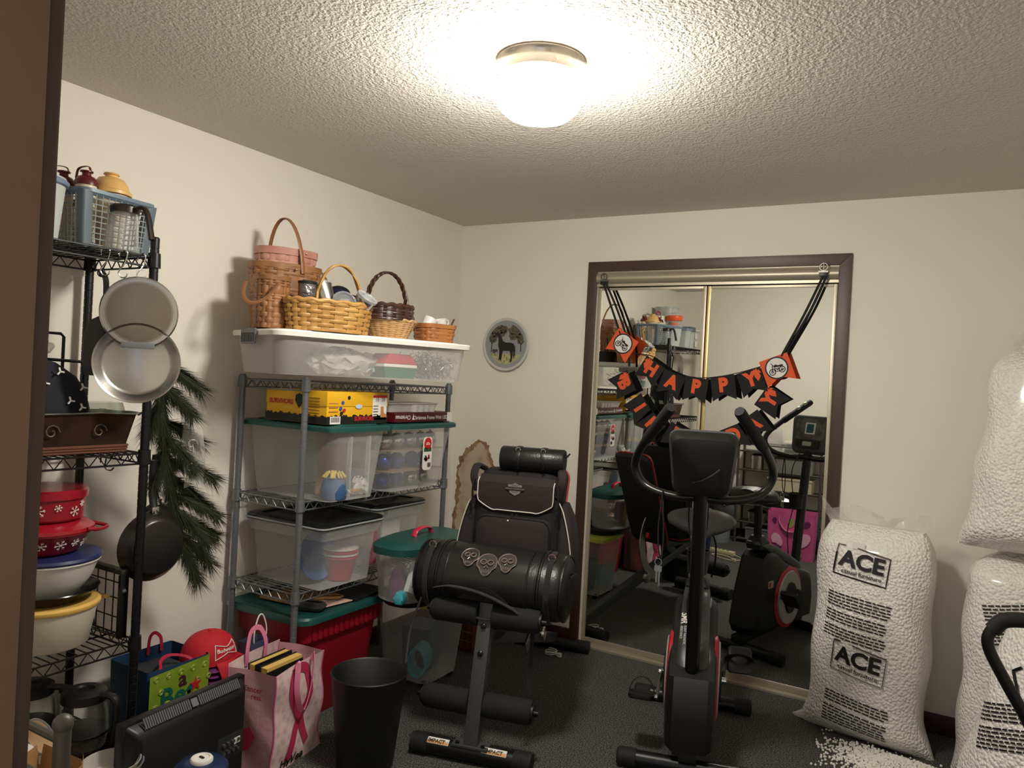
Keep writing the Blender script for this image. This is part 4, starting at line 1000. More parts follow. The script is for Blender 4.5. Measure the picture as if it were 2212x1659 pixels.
# graphite upper fairing around mast foot
R = []
for (y, z, hx, hy) in ((.02, .245, .05, .02), (.03, .32, .062, .05), (.10, .42, .06, .07), (.25, .49, .058, .08), (.4, .56, .055, .075), (.47, .585, .048, .06), (.49, .6, .035, .045)):
    R.append(rrect(hx, hy, .03, z, 4, 0, y+.04))
MB().loft(R).build('fairing', bkg, bk)
MB().loft([rrect(.045, .05, .02, .555, 4, 0, .5), rrect(.05, .055, .02, .59, 4, 0, .5), rrect(.03, .032, .015, .625, 4, 0, .5)]).build('post_collar', bkb, bk)
Mt = Matrix(((0, 1, 0, -.0425), (-.903, 0, -.43, .235), (-.43, 0, .903, .511), (0, 0, 0, 1)))
text('SMR', .034, white_paper, bk, Mt, bold=.0008)
text('SILENT MAGNETIC', .0125, white_paper, bk, Mt @ T(.092, .007, 0)); text('RESISTANCE', .0125, white_paper, bk, Mt @ T(.08, -.007, 0))
for s in (-1, 1):
    Mx = T(s*.08, .29, .265) @ ry(90*s)
    MB().lathe([(0, 0), (.175, 0), (.172, .012), (.158, .018), (0, .018)], 44, Mx, 1.0, .92).build('disc_ring', bkr, bk)
    MB().lathe([(0, .014), (.152, .018), (.148, .024), (0, .024)], 40, Mx, 1.0, .88).build('disc_plate', bks, bk)
    MB().lathe([(0, .02), (.078, .024), (.074, .034), (0, .034)], 30, Mx, 1.15, .8).build('disc_hub', bkb, bk)
    # crank and pedal
    py, pz = (.13, .222) if s < 0 else (.45, .302)
    b = MB(); p0 = V(s*.12, .29, .265); p1 = V(s*.13, py, pz)
    MB().tube([p0, p1], .012, 8, flat=(.014, .007)).build('crank', steel, bk)
    MB().tube([V(s*.09, .29, .265), V(s*.133, .29, .265)], .014, 12).build('axle', chrome, bk)
    Mp = T(s*.186, py, pz) @ rx(-14 if s < 0 else 50)
    pd = MB().loft([[Mp @ p for p in rrect(.045, .052, .016, -.012)], [Mp @ p for p in rrect(.05, .056, .018, -.004)], [Mp @ p for p in rrect(.05, .056, .018, .008)], [Mp @ p for p in rrect(.042, .048, .014, .013)]]).build('pedal', black_pl, bk)
    MB().tube([Mp @ V(s*-.06, 0, 0), Mp @ V(s*.045, 0, 0)], .009, 8).build('pedal_axle', steel, pd)
    MB().tube([Mp @ V(.048*math.cos(q), -.005, .006+.062*math.sin(q)) for q in [PI*i/14 for i in range(15)]], .012, 6, flat=(.0025, .016)).build('pedal_strap', black_rub, pd)
# saddle
MB().tube([(0, .5, .6), (0, .51, .795)], .022, 14).build('seat_post', black_mt, bk)
R = []
for (y, hx, z, h) in ((.32, .02, .842, .018), (.345, .035, .85, .028), (.4, .055, .855, .035), (.46, .1, .858, .042), (.53, .142, .866, .05), (.59, .15, .874, .05), (.64, .12, .872, .04), (.66, .07, .866, .025)):
    R.append([V(hx*math.cos(q), y, z-.02+(h*math.sin(q) if math.sin(q) > 0 else h*.75*math.sin(q))) for q in [2*PI*i/28 for i in range(28)]])
MB().loft(R).build('saddle', mat('saddle_black', (34, 34, 36), .45), bk)
R2 = []
for (y, hx, z, h) in ((.35, .02, .853, .028), (.4, .03, .857, .036), (.47, .05, .862, .043), (.54, .078, .868, .0512), (.6, .084, .875, .0512), (.645, .07, .874, .039)):
    R2.append([V(hx*math.cos(q), y-.001, z-.0185+h*math.sin(q)) for q in [PI*i/14 for i in range(15)]])
MB().loft(R2, (False, False), closed=False).build('saddle_panel', mat('saddle_grey', (156, 154, 154), .5), bk)
for s in (0, 14): MB().tube([R2[k][s]+V(0, 0, .001) for k in range(6)], .002, 5).build('saddle_piping', bkr, bk)
# rear face panel of saddle (grey, seen from behind and front)
# mast
mp = [(0, .07, .27), (0, .03, .45), (0, -.06, 1.06)]
MB().tube(mp, .024, 16, flat=(.026, .027)).build('mast', mat('mast_black', (14, 14, 15), .3, .2), bk)
MB().lathe([(.022, 0), (.034, 0), (.03, .03), (.022, .035)], 18, T(0, .06, .3) @ rx(6)).build('mast_boot', bkg, bk)
# console, back towards the camera
Mc = T(0, -.1, 1.165) @ rx(14)
def cring(hx, hz, y, r, dz=0): return [Mc @ V(p.x*(1+.10*(p.y/hz)), y, p.y+dz) for p in rrect(hx, hz, r)]
MB().loft([cring(.085, .085, -.055, .03), cring(.1, .104, -.05, .035), cring(.11, .115, -.02, .035), cring(.11, .115, .0, .035)]).build('console_back', bkb, bk)
MB().loft([cring(.113, .118, .0, .036), cring(.113, .118, .02, .036), cring(.1, .106, .03, .03)]).build('console_front', mat('console_grey', (70, 72, 74), .4), bk)
Mf = Mc @ T(0, .031, 0) @ rz(180) @ rx(90)
flat([(p.x, p.y) for p in rrect(.088, .066, .02)], .002, mat('console_decal', (120, 120, 118), .35, var=('noise', 24, (60, 60, 62))), bk, Mf @ T(0, .032, 0), 'decal_panel')
flat(rectp(.062, .07), .003, white_pl, bk, Mf @ T(0, .035, .002), 'screen_bezel'); flat(rectp(.044, .054), .0036, mat('lcd_teal', (34, 92, 96), .2), bk, Mf @ T(0, .035, .002), 'lcd_screen')
flat([(p.x, p.y) for p in rrect(.07, .026, .01)], .018, bkb, bk, Mf @ T(0, -.062, 0), 'button_bar'); flat([(p.x, p.y) for p in rrect(.028, .013, .008)], .02, bks, bk, Mf @ T(0, -.062, 0), 'button')
MB().tube(cr([Mc @ V(.06, -.056, .0), Mc @ V(.03, -.075, -.02), Mc @ V(0, -.07, -.04), Mc @ V(-.03, -.06, -.055)], 5), .004, 6).build('sensor_cable', black_rub, bk)
# handlebars
hb = [(0, -.035, 1.035), (.08, -.03, 1.03), (.16, -.01, 1.04), (.215, .01, 1.065), (.245, .012, 1.115), (.24, -.02, 1.165), (.215, -.09, 1.215), (.175, -.17, 1.275), (.11, -.3, 1.362)]
full = [(-x, y, z) for x, y, z in hb[:0:-1]]+hb
MB().tube(cr(full, 5), .0155, 14).build('handlebar', mat('bar_black', (24, 24, 25), .28), bk)
for s in (-1, 1):
    g0, g1 = V(s*.2, -.12, 1.237), V(s*.11, -.3, 1.362)
    MB().tube([g0, g0.lerp(g1, .05), g0.lerp(g1, .97), g1.lerp(g0, -.01)], .02, 16, radii=[.0175, .0195, .0195, .0165]).build('grip', black_rub, bk)
    u_ = (g1-g0).normalized()
    for t_ in (.58, .82):
        c = g0.lerp(g1, t_)+V(0, .0135, .009); MB().tube([c-u_*.018, c-u_*.01, c+u_*.01, c+u_*.018], .011, 10, radii=[.005, .011, .011, .005]).build('pulse_sensor', bks, bk)
# accessory: bottle cup and wires
MB().lathe([(.03, 0), (.036, .002), (.042, .085), (.046, .09), (.04, .09), (.034, .008), (0, .006), (0, 0)], 22, T(.0, .065, .735)).build('bottle_holder', black_pl, bk)
for k, (x, y) in enumerate(((-.03, .03), (.02, .035))): MB().tube(cr([(x, -.03, 1.07), (x*1.4, .05, .95), (x*.6, .06, .75), (x, .09, .6), (x*.4, .1, .45)], 6), .003, 5).build('wire', black_rub, bk)
text('PRO-FORM', .042, MATS['badge_grey'], bk, T(.0345, .2, .081) @ rz(90) @ rx(90), bold=.0008)
flat([(p.x, p.y) for p in rrect(.028, .02, .006)], .002, bks, bk, T(.091, .5, .37) @ rz(90) @ rx(90), 'emblem'); flat(rectp(.022, .024, .012, 0), .0026, bkr, bk, T(.091, .5, .37) @ rz(90) @ rx(90), 'emblem')
# safety key hanging from the left bar
ky = thing('key_lanyard', 'keys on a twisted black cord hanging from the bike handlebar', 'keys', (1.8065-.14*math.cos(math.radians(15))+.02*math.sin(math.radians(15)), -1.012-.14*math.sin(math.radians(15))-.02*math.cos(math.radians(15)), 1.0), 15)
MB().tube(cr([(.004, -.018, .05), (.0, -.02, .0), (-.006, -.02, -.08), (-.002, -.02, -.16), (.01, -.02, -.2), (.014, -.02, -.12), (.006, -.018, .0), (.004, .018, .05)], 6), .0028, 6).build('cord', black_rub, ky)
MB().tube([V(.0+.012*math.cos(q), -.02, -.215+.014*math.sin(q)) for q in [2*PI*i/14 for i in range(14)]], .0018, 6, closed=True).build('ring', steel, ky)
for (x, dz) in ((-.004, .0), (.006, -.012)):
    MB().prism([(x-.008, -.228), (x+.008, -.228), (x+.009, -.245), (x+.003, -.252), (x+.003, -.29+dz), (x-.003, -.29+dz), (x-.003, -.252), (x-.009, -.245)], -.021-.003*(x > 0), -.0195-.003*(x > 0), 'y').build('key', steel, ky)
# ---------------------------------------------------------------- party banners hung across the mirror doors
clip_m = mat('clip_steel', (120, 116, 110), .35, .9)
def clip(x, z, label):
    c = thing('bulldog_clip', label, 'clip', (x, -.0228, z), 0)
    MB().prism([(-.018, -.022), (.018, -.022), (.02, -.004), (-.02, -.004)], -.012, 0, 'y').build('jaw', black_mt, c, bevel=.001)
    MB().box(-.021, .021, -.016, .0, -.006, .002).build('lip', clip_m, c)
    MB().tube([V(.017*math.cos(q), -.012, .02+.017*math.sin(q)) for q in [2*PI*i/18 for i in range(18)]], .003, 6, closed=True).build('ring', clip_m, c)
    MB().tube([(0, -.012, .006), (0, -.012, .034)], .0022, 6).build('ring_wire', clip_m, c)
    return c
clip(.945, 1.985, 'metal bulldog clip on the closet header above the upside-down motorcycle card')
clip(2.045, 2.006, 'shiny bulldog clip on the closet header holding the upright motorcycle card')
BY = -.03
flame_l = [(-.02, -.03), (-.055, -.005), (-.048, .018), (-.066, .014), (-.05, .04), (-.036, .03), (-.034, .052), (-.014, .036), (-.008, .05), (.004, .028), (.0, 0)]
def card(t, x, z, deg, ch=None, moto=False, flame=0, w=.118, h=.122, y=BY, dz=0):
    M = T(x, y-dz, z) @ ry(deg)            # card hangs from its upper edge centre; ry positive = clockwise seen from the room
    if moto:
        s_ = .068; poly = [(-s_, s_*.8), (s_, s_*.8), (s_, -s_*1.15), (0, -s_*.62), (-s_, -s_*1.15)]
        c = MB().prism(poly, -.0006, .0006, 'y', M).build('card', orange_m, t, smooth=False); c['label'] = 'orange motorcycle card'
        F = M @ T(0, -.0008, 0) @ rx(90)
        flat(circ(.054, 36), .0006, ink, c, F, 'black_ring'); flat(circ(.047, 36), .0010, white_paper, c, F, 'white_disc')
        G = F @ T(0, 0, .0012)
        # motorcycle drawing
        b = MB()
        for (cx_, rr) in ((-.024, .0135), (.022, .0135)):
            b.tube([G @ V(cx_+rr*math.cos(q), -.014+rr*math.sin(q), 0) for q in [2*PI*i/18 for i in range(18)]], .0022, 5, closed=True)
            b.tube([G @ V(cx_+.005*math.cos(q), -.014+.005*math.sin(q), 0) for q in [2*PI*i/10 for i in range(10)]], .0016, 5, closed=True)
        for P in ([(-.024, -.014), (-.014, .02), (-.02, .028)], [(-.014, .015), (.004, .008), (.024, .0), (.03, .004)], [(-.012, .006), (-.006, -.016), (.012, -.018), (.03, -.014)], [(.006, .002), (.01, -.014)], [(-.006, .0), (.004, -.012)], [(-.004, -.004), (.012, -.008)]):
            b.tube([G @ V(p[0], p[1], 0) for p in P], .0019, 5)
        b.build('motorcycle_print', ink, c)
        flat([(-.012, .012), (.0, .018), (.01, .01), (.026, .01), (.034, .004), (.02, .001), (.004, .004), (-.008, .004)], .0012, ink, c, F @ T(0, 0, .001), 'motorcycle_print')
        return c
    poly = [(-w/2, 0), (w/2, 0), (w/2, -h), (0, -h+.03), (-w/2, -h)]
    c = MB().prism(poly, -.0006, .0006, 'y', M).build('card', black_card, t, smooth=False)
    if ch:
        F = M @ T(0, -.0009, -.048) @ rx(90)
        text(ch, .09, orange_m, c, F, bold=.0055, name='letter', xs=.92)
        if flame:
            P = [(x_*flame*.52, y_*.8) for x_, y_ in flame_l]
            flat(P, .0006, orange_m, c, F @ T(-.022*flame, .008, .0003), 'flame_print')
    return c
def ribbon_line(t, pts, w=.006):
    MB().tube(cr(pts, 5), w, 6, flat=(w, .0012)).build('ribbon', black_card, t)
def arc_cards(t, rows, dz): 
    for r_ in rows: card(t, *r_[:3], **r_[3], dz=dz)
hp = thing('party_banner', 'HAPPY banner of black cards with orange letters and motorcycle end cards', 'banner', (0, 0, 0))
card(hp, 1.078, 1.648, 32, moto=True, dz=.014); card(hp, 1.862, 1.55, -22, moto=True, dz=.014)
arc_cards(hp, [(1.262, 1.56, 31, dict(ch='H', flame=1)), (1.366, 1.503, 19, dict(ch='A')), (1.481, 1.487, 6, dict(ch='P')), (1.605, 1.502, -9, dict(ch='P')), (1.728, 1.533, -20, dict(ch='Y', flame=-1))], .008)
ribbon_line(hp, [(.945, -.033, 1.967), (1.0, -.04, 1.84), (1.06, -.044, 1.7)]); ribbon_line(hp, [(2.045, -.033, 1.985), (1.97, -.04, 1.8), (1.88, -.044, 1.605)])
ribbon_line(hp, [(1.1, -.0425, 1.6), (1.2, -.039, 1.59), (1.31, -.0385, 1.525), (1.42, -.0385, 1.49), (1.545, -.0385, 1.49), (1.665, -.0385, 1.515), (1.79, -.0385, 1.555)], .002)
bb = thing('party_banner', 'BIRTHDAY banner of black cards sagging below the HAPPY banner', 'banner', (0, 0, 0))
arc_cards(bb, [(1.132, 1.46, 62, dict(ch='B', flame=1)), (1.222, 1.345, 54, dict(ch='I')), (1.288, 1.272, 44, dict(ch='R')), (1.412, 1.232, 26, dict(ch='T')), (1.53, 1.205, 3, dict(ch='H')), (1.655, 1.255, -26, dict(ch='D')), (1.735, 1.31, -40, dict(ch='A')), (1.795, 1.42, -58, dict(ch='Y', flame=-1))], .0)
ribbon_line(bb, [(.96, -.033, 1.967), (1.03, -.034, 1.83), (1.1, -.033, 1.66), (1.115, -.032, 1.53)]); ribbon_line(bb, [(2.06, -.033, 1.985), (2.0, -.034, 1.83), (1.9, -.033, 1.63), (1.83, -.031, 1.49)])

# ---------------------------------------------------------------- horse plate on the wall
pl = thing('wall_plate', 'round white wall plate with a black horse between trees', 'wall plate', (.348, -.0005, 1.63), 0)
Mp = rx(90)
MB().lathe([(0, 0), (.09, 0), (.1, .008), (.151, .018), (.154, .021), (.15, .024), (.1, .014), (0, .014)], 56, Mp).build('dish', mat('plate_glaze', (206, 206, 200), .2), pl)
sky_p = mat('plate_sky', (150, 154, 154), .35)
def pr2(poly, d, m, name): return MB().prism(poly, .015, .0155+d, 'z', Mp).build(name, m, pl, smooth=False)
R = [ring(r_, r_, 2, 48, .0145+max(0, (r_-.1)*.17)+.0012) for r_ in (.001, .1, .138)]
MB().loft([[Mp @ p for p in q] for q in R], (False, False)).build('sky_print', sky_p, pl)
grass_p = mat('plate_grass', (96, 92, 58), .5, var=('vor', 70, (186, 178, 130), .1, .5))
gr = [(.134*math.cos(a), .134*math.sin(a)) for a in [math.radians(205+130*i/24) for i in range(25)]]
MB().prism(gr, .0172, .0182, 'z', Mp).build('meadow_print', grass_p, pl, smooth=False)
tree_p = mat('plate_trees', (70, 66, 48), .5, var=('noise', 60, (110, 102, 78)))
def blob(cx_, cz_, a, b_, n=26): return [(cx_+a*(1+.16*math.sin(5*q)+.1*math.sin(9*q+1))*math.cos(q), cz_+b_*(1+.16*math.sin(6*q+2))*math.sin(q)) for q in [2*PI*i/n for i in range(n)]]
for (x_, z_, a, b_) in ((-.055, .075, .05, .038), (-.09, .04, .03, .03), (-.02, .085, .028, .024), (.06, .075, .048, .038), (.095, .035, .026, .03), (.045, .045, .025, .02)):
    MB().prism(blob(x_, z_, a, b_), .0172, .0192, 'z', Mp).build('foliage_print', tree_p, pl, smooth=False)
for P in ([(-.098, -.05), (-.095, .0), (-.075, .03)], [(-.096, .0), (-.105, .03)], [(.1, -.04), (.098, .0), (.08, .03)], [(.098, .0), (.12, .02)], [(-.085, -.05), (-.07, -.05)]):
    MB().tube([Mp @ V(p[0], p[1], .0185) for p in P], .002, 5).build('trunk_print', ink, pl)
MB().prism([(-.09, -.03), (-.055, -.03), (-.055, -.045), (-.09, -.045)], .0172, .019, 'z', Mp).build('barn_print', mat('plate_barn', (84, 62, 70), .5), pl, smooth=False)
horse = [(-.075, .056), (-.071, .064), (-.062, .066), (-.057, .076), (-.054, .067), (-.044, .062), (-.032, .04), (-.02, .018), (0, .01), (.03, .011), (.05, .005), (.06, -.01), (.064, -.035), (.06, -.07), (.056, -.08), (.054, -.06), (.054, -.03), (.049, -.045), (.048, -.07), (.04, -.1), (.03, -.104), (.037, -.075), (.034, -.055), (.028, -.036), (-.002, -.037), (-.018, -.036), (-.024, -.06), (-.026, -.09), (-.035, -.095), (-.033, -.06), (-.036, -.085), (-.046, -.096), (-.042, -.08), (-.04, -.05), (-.042, -.03), (-.05, -.01), (-.05, .02), (-.052, .042), (-.06, .05), (-.07, .05)]
MB().prism(horse, .019, .0212, 'z', Mp).build('horse_print', mat('plate_horse', (16, 14, 16), .35), pl, smooth=False)

# ---------------------------------------------------------------- bags of polystyrene beads
bead_m = mat('bead_bag', (246, 243, 236), .42, bump=('vor', 88, .75, .01, 1), coat=.35)
bead_p = mat('loose_beads', (238, 236, 228), .6)
film = mat('bag_film', (226, 224, 216), .12, alpha=.3)
def bead_bag(name, label, loc, rotz, hx, hy, h, tilt=(0, 0), pinch=.1, top=True, bulge=.03, seed=1, corner=.0, toppinch=.55):
    t = thing(name, label, 'bead bag', loc, rotz)
    rnd = random.Random(seed); ph = [rnd.uniform(0, 6) for _ in range(4)]
    def half(v):
        a = hx*(1+.03*math.sin(5*v*PI+ph[0])); b = hy*(1+bulge/hy*math.sin(PI*min(1, v*1.05)))
        if v < .12: k = 1-(1-v/.12)**2; b *= .35+.65*k; a *= 1.0+corner*(1-v/.12)
        if v > .88: k = 1-((v-.88)/.12)**2; b *= .25+.75*k; a *= toppinch+(1-toppinch)*k
        return a, b
    lean = lambda v: (tilt[0]*v, tilt[1]*v)
    R = []
    for i in range(41):
        v = i/40; a, b = half(v); dx, dy = lean(v)
        q = ring(a, b, 2.6, 64, h*v)
        for k, p in enumerate(q):
            n = 1+.018*math.sin(3*2*PI*k/64+ph[1]+v*5)+.012*math.sin(7*2*PI*k/64+ph[2]+v*9); p.x = p.x*n+dx; p.y = p.y*n+dy
        R.append(q)
    MB().loft(R).build('sack', bead_m, t)
    def surf(x, z, off=.004):
        v = max(0.001, min(.999, z/h)); a, b = half(v); dx, dy = lean(v); u = max(-.985, min(.985, x/a))
        best = None
        e = 2.6; y = -b*(1-abs(u)**e)**(1/e)
        th = math.atan2(math.copysign(abs(y/b)**(e/2), y), math.copysign(abs(u)**(e/2), u)) % (2*PI)
        n = 1+.018*math.sin(3*th+ph[1]+v*5)+.012*math.sin(7*th+ph[2]+v*9)
        return V(x*n+dx, y*n+dy-off, z)
    if top:
        vs = []; W_ = 17
        for j in range(5):
            for i in range(W_):
                u = -1+2*i/(W_-1); a, b = half(1.0); dx, dy = lean(1)
                vs.append(V(dx+u*a*(1+.05*j)*.98+rnd.uniform(-.006, .006), dy+.012*math.sin(u*7+j)+rnd.uniform(-.006, .006)*j, h-.03+.022*j+.012*math.sin(u*5+ph[3])*j/3))
        MB().add(vs, [(j*W_+i, j*W_+i+1, (j+1)*W_+i+1, (j+1)*W_+i) for j in range(4) for i in range(W_-1)]).build('film_top', film, t)
    return t, surf
def ace_print(t, surf, cx_, cz_, s_=1.0, deg=0):
    Rm = rz(deg)
    def fn(x, y):
        p = Rm @ V(x*s_, y*s_, 0); return surf(cx_+p.x, cz_+p.y, .007)
    pts = [[(-.115, .035), (-.115, .07), (-.085, .072)], [(-.03, .072), (.115, .06), (.115, -.068), (-.115, -.062), (-.115, .035)]]
    for P in pts:
        Q = []
        for i in range(len(P)-1):
            for k in range(6): Q.append((P[i][0]+(P[i+1][0]-P[i][0])*k/6, P[i][1]+(P[i+1][1]-P[i][1])*k/6))
        Q.append(P[-1]); MB().tube([fn(*q) for q in Q], .0045*s_, 6, flat=(.0012, .0052*s_)).build('print_border', ink, t)
    text('ACE', .098, ink, t, fn=lambda x, y: fn(x, y+.012), bold=.0035, xs=1.05)
    text('casual furniture', .028, ink, t, fn=lambda x, y: fn(x+.006, y-.042), bold=.0003)
def small_print(t, surf, cx_, z0, n, w=.24, dz=.0125, deg=0, skip=()):
    Rm = rz(deg); b = MB()
    for i in range(n):
        if i in skip: continue
        x = -w/2
        while x < w/2-.01:
            L_ = random.uniform(.012, .03); x1 = min(w/2, x+L_); q = []
            for k in range(3):
                for s_ in (-.0028, .0028):
                    p = Rm @ V(x+(x1-x)*k/2, -i*dz+s_, 0); q.append(surf(cx_+p.x, z0+p.y, .0045))
            b.add(q, [(0, 2, 3, 1), (2, 4, 5, 3)]); x = x1+.004
    b.build('small_print', ink, t, smooth=False)
t, sf = bead_bag('bead_bag', 'tall full bag of white beads standing beside the closet', (2.335, -.235, 0), -11, .225, .135, .885, tilt=(-.01, .06), corner=.14, seed=3, toppinch=.86)
ace_print(t, sf, -.01, .735, .9, -5); ace_print(t, sf, .0, .345, .9, -6)
small_print(t, sf, -.01, .6, 15, .25, .0125, -5, (5, 10)); small_print(t, sf, .0, .19, 11, .25, .0125, -6, (4,))
st_ = MB()
flat(rectp(.05, .028), .001, white_paper, t, T(*sf(-.03, .81, .009)) @ rx(80), 'price_sticker')
tb = MB()
MB().tube(cr([(-.225, -.02, .03), (-.262, -.03, .02), (-.29, -.04, .018)], 5), .01, 8, radii=[.03*(1-i/11) for i in range(11)]).build('corner_ear', film, t)
MB().add([V(-.2, .06, .87), V(-.13, .06, .9), V(-.2, .055, .935), V(-.245, .05, .985), V(-.235, .05, .93)], [(0, 1, 2), (0, 2, 4), (2, 3, 4)]).build('film_ear', film, t)
t, sf = bead_bag('bead_bag', 'bead bag standing behind the others as base of the stack in the corner', (2.9, -.33, 0), -4, .235, .15, .86, tilt=(0, .05), corner=.05, seed=5)
small_print(t, sf, -.06, .7, 12, .22, .012, 14, (5,))
t, sf = bead_bag('bead_bag', 'bead bag lying on top of the corner stack up against the wall', (2.89, -.33, .882), -4, .25, .165, .77, tilt=(.09, .06), corner=.0, seed=8, toppinch=.75)
t, sf = bead_bag('bead_bag', 'slumped bead bag in front of the corner stack', (2.86, -.92, 0), -38, .25, .165, .82, tilt=(.12, .14), corner=.06, seed=11)
ace_print(t, sf, .02, .62, 1.0, 35); ace_print(t, sf, -.10, .16, 1.0, 75); small_print(t, sf, -.12, .5, 12, .18, .012, 20, (5,))
# spilt beads
b = MB(); rnd = random.Random(4)
ico = [V(0, 0, 1), V(.894, 0, .447), V(.276, .851, .447), V(-.724, .526, .447), V(-.724, -.526, .447), V(.276, -.851, .447), V(.724, .526, -.447), V(-.276, .851, -.447), V(-.894, 0, -.447), V(-.276, -.851, -.447), V(.724, -.526, -.447), V(0, 0, -1)]
icf = [(0, 1, 2), (0, 2, 3), (0, 3, 4), (0, 4, 5), (0, 5, 1), (1, 6, 2), (2, 7, 3), (3, 8, 4), (4, 9, 5), (5, 10, 1), (6, 7, 2), (7, 8, 3), (8, 9, 4), (9, 10, 5), (10, 6, 1), (11, 7, 6), (11, 8, 7), (11, 9, 8), (11, 10, 9), (11, 6, 10)]
for i in range(3600):
    x = rnd.gauss(2.50, .11); y = rnd.gauss(-.47, .075)
    if rnd.random() < .12: x = rnd.gauss(2.36, .1); y = rnd.gauss(-.42, .09)
    d_ = math.hypot((x-2.52)/.2, (y+.47)/.12); lay = max(0, .028*(1-d_))
    if y > -.36+.2*(2.5-x) and x > 2.25: y -= .12
    if x < 2.17 or x > 2.72: continue
    r_ = rnd.uniform(.0035, .0062); z = r_+rnd.uniform(0, lay)
    b.add([V(x, y, z)+p*r_ for p in ico], icf)
o = b.build('spilled_beads', bead_p); tag(o, 'white polystyrene beads spilled over the carpet by the bags', 'beads', kind='stuff')
# black tubular handle in the foreground right
hd_ = thing('walker_frame', 'black bent tube frame with padded top bar in front of the bead bags', 'frame', (2.80, -1.25, 0), 0)
MB().tube(cr([(.16, .02, .835), (.05, .01, .838), (-.05, .0, .83), (-.088, -.005, .79), (-.09, -.005, .745), (-.05, .0, .665), (.02, .01, .54), (.08, .02, .4), (.12, .03, .2), (.14, .03, .0)], 6), .016, 14).build('tube', black_mt, hd_)
MB().tube(cr([(.16, .02, .835), (.05, .01, .838), (-.05, .0, .83), (-.085, -.005, .795)], 6), .0215, 14).build('padded_bar', black_rub, hd_)
MB().tube([(.14, .03, .0), (.14, .03, .03)], .02, 12).build('rubber_foot', black_rub, hd_)
MB().tube([(.16, .02, .835), (.2, .03, .5), (.2, .03, .0)], .016, 12).build('rear_leg', black_mt, hd_)
# ---------------------------------------------------------------- black wire kitchen rack along the near left wall
kr = thing('kitchen_rack', 'black wire kitchen rack against the wall holding bowls and pans', 'shelving', (0, 0, 0))
KX0, KX1, KY0, KY1 = .045, .39, -3.2, -2.29
for x in (KX0, KX1):
    for y in (KY0, KY1):
        post_mesh('post', x, y, 0, 1.815, .0135, black_mt, kr)
        for z in (1.752, 1.132, .542, .215): collar(x, y, z, .0142, black_mt, kr)
for z in (1.752, 1.132, .542, .215): wire_shelf(KX0, KX1, KY0, KY1, z, black_mt, kr)
KT = 1.7565
def lathe_thing(name, label, cat, loc, parts, rotz=0):
    t = thing(name, label, cat, loc, rotz)
    for (pn, prof, m, kw) in parts: MB().lathe(prof, kw.get('n', 32), kw.get('M'), kw.get('sx', 1), kw.get('sy', 1), kw.get('e', 2)).build(pn, m, t, ang=kw.get('ang', 40))
    return t
# --- top shelf
blue_rim = mat('blue_rim', (120, 134, 156), .4); bluegrey = mat('blue_grey_plastic', (92, 104, 114), .45)
milky = mat('milky_plastic', (206, 212, 206), .4, alpha=.62)
lathe_thing('food_container', 'round milky container with pale blue rim beside the blue basket', 'container', (.27, -2.615, KT), [('tub', [(0, 0), (.075, 0), (.08, .004), (.095, .165), (.093, .165), (.076, .006), (0, .006)], milky, {}), ('rim', [(.094, .158), (.102, .162), (.104, .172), (.098, .178), (.09, .172)], blue_rim, {}), ('lid', [(0, .176), (.097, .177), (.095, .183), (0, .1855)], milky, {})])
kb = thing('storage_basket', 'blue grey plastic basket with open grid sides', 'basket', (.21, -2.375, KT), 6)
MB().loft([rrect(.095, .11, .03, 0), rrect(.1, .115, .03, .012)], (True, False)).build('floor', bluegrey, kb)
for (sx, sy) in ((1, 1), (1, -1), (-1, 1), (-1, -1)):
    MB().loft([[V(sx*(p.x+.085+.014*q), sy*(p.y+.1+.014*q), .168*q) for p in rrect(.016, .018, .008)] for q in (0, 1)]).build('corner_post', bluegrey, kb)
gm = mat('grid_grey', (150, 160, 162), .4); b = MB()
for k in range(9):
    z = .012+.017*k; q = z/.168
    b.tube(rrect(.1+.012*q, .115+.012*q, .03, z), .0018, 5, closed=True)
for k in range(-4, 5):
    for s in (-1, 1):
        b.tube([(s*.1, k*.02, .008), (s*.112, k*.0215, .16)], .0018, 5); b.tube([(k*.017, s*.115, .008), (k*.019, s*.127, .16)], .0018, 5)
b.build('grid_wall', gm, kb)
MB().loft([rrect(.108, .123, .03, .155), rrect(.118, .133, .034, .165), rrect(.118, .133, .034, .176), rrect(.106, .121, .03, .176)], (False, False)).build('rim', mat('basket_blue_rim', (104, 122, 138), .4), kb)
maroon = mat('maroon_plastic', (92, 22, 28), .35); cream_t = mat('cream_plastic', (222, 208, 180), .4); yl = mat('yellow_lid', (222, 178, 110), .4)
def shaker(loc, label, lm, bm2, r=.03, h=.19, tall=.0):
    t = thing('shaker_tumbler', label, 'tumbler', loc, random.uniform(0, 90))
    MB().lathe([(0, 0), (r*.8, 0), (r, h), (0, h)], 26).build('cup', bm2, t)
    MB().lathe([(0, h-.004), (r*1.12, h-.004), (r*1.12, h+.006), (r*1.0, h+.014), (r*.8, h+.022), (r*.45, h+.026), (r*.4, h+.036), (r*.62, h+.037), (r*.62, h+.041), (0, h+.041)], 26).build('lid', lm, t)
    MB().tube(cr([(r*.5, 0, h+.036), (r*.2, 0, h+.055), (-r, 0, h+.05), (-r*1.3, 0, h+.02)], 5), .003, 6, flat=(.0015, .005)).build('lid_strap', lm, t)
    return t
shaker((.24, -2.43, KT+.013), 'maroon lidded shaker cup with strap at the basket end near the milky container', maroon, cream_t)
shaker((.16, -2.455, KT+.013), 'maroon lidded shaker cup deep in the basket near the wall', maroon, cream_t)
shaker((.15, -2.31, KT+.013), 'maroon lidded shaker cup at the basket end near the coffee pot', maroon, cream_t)
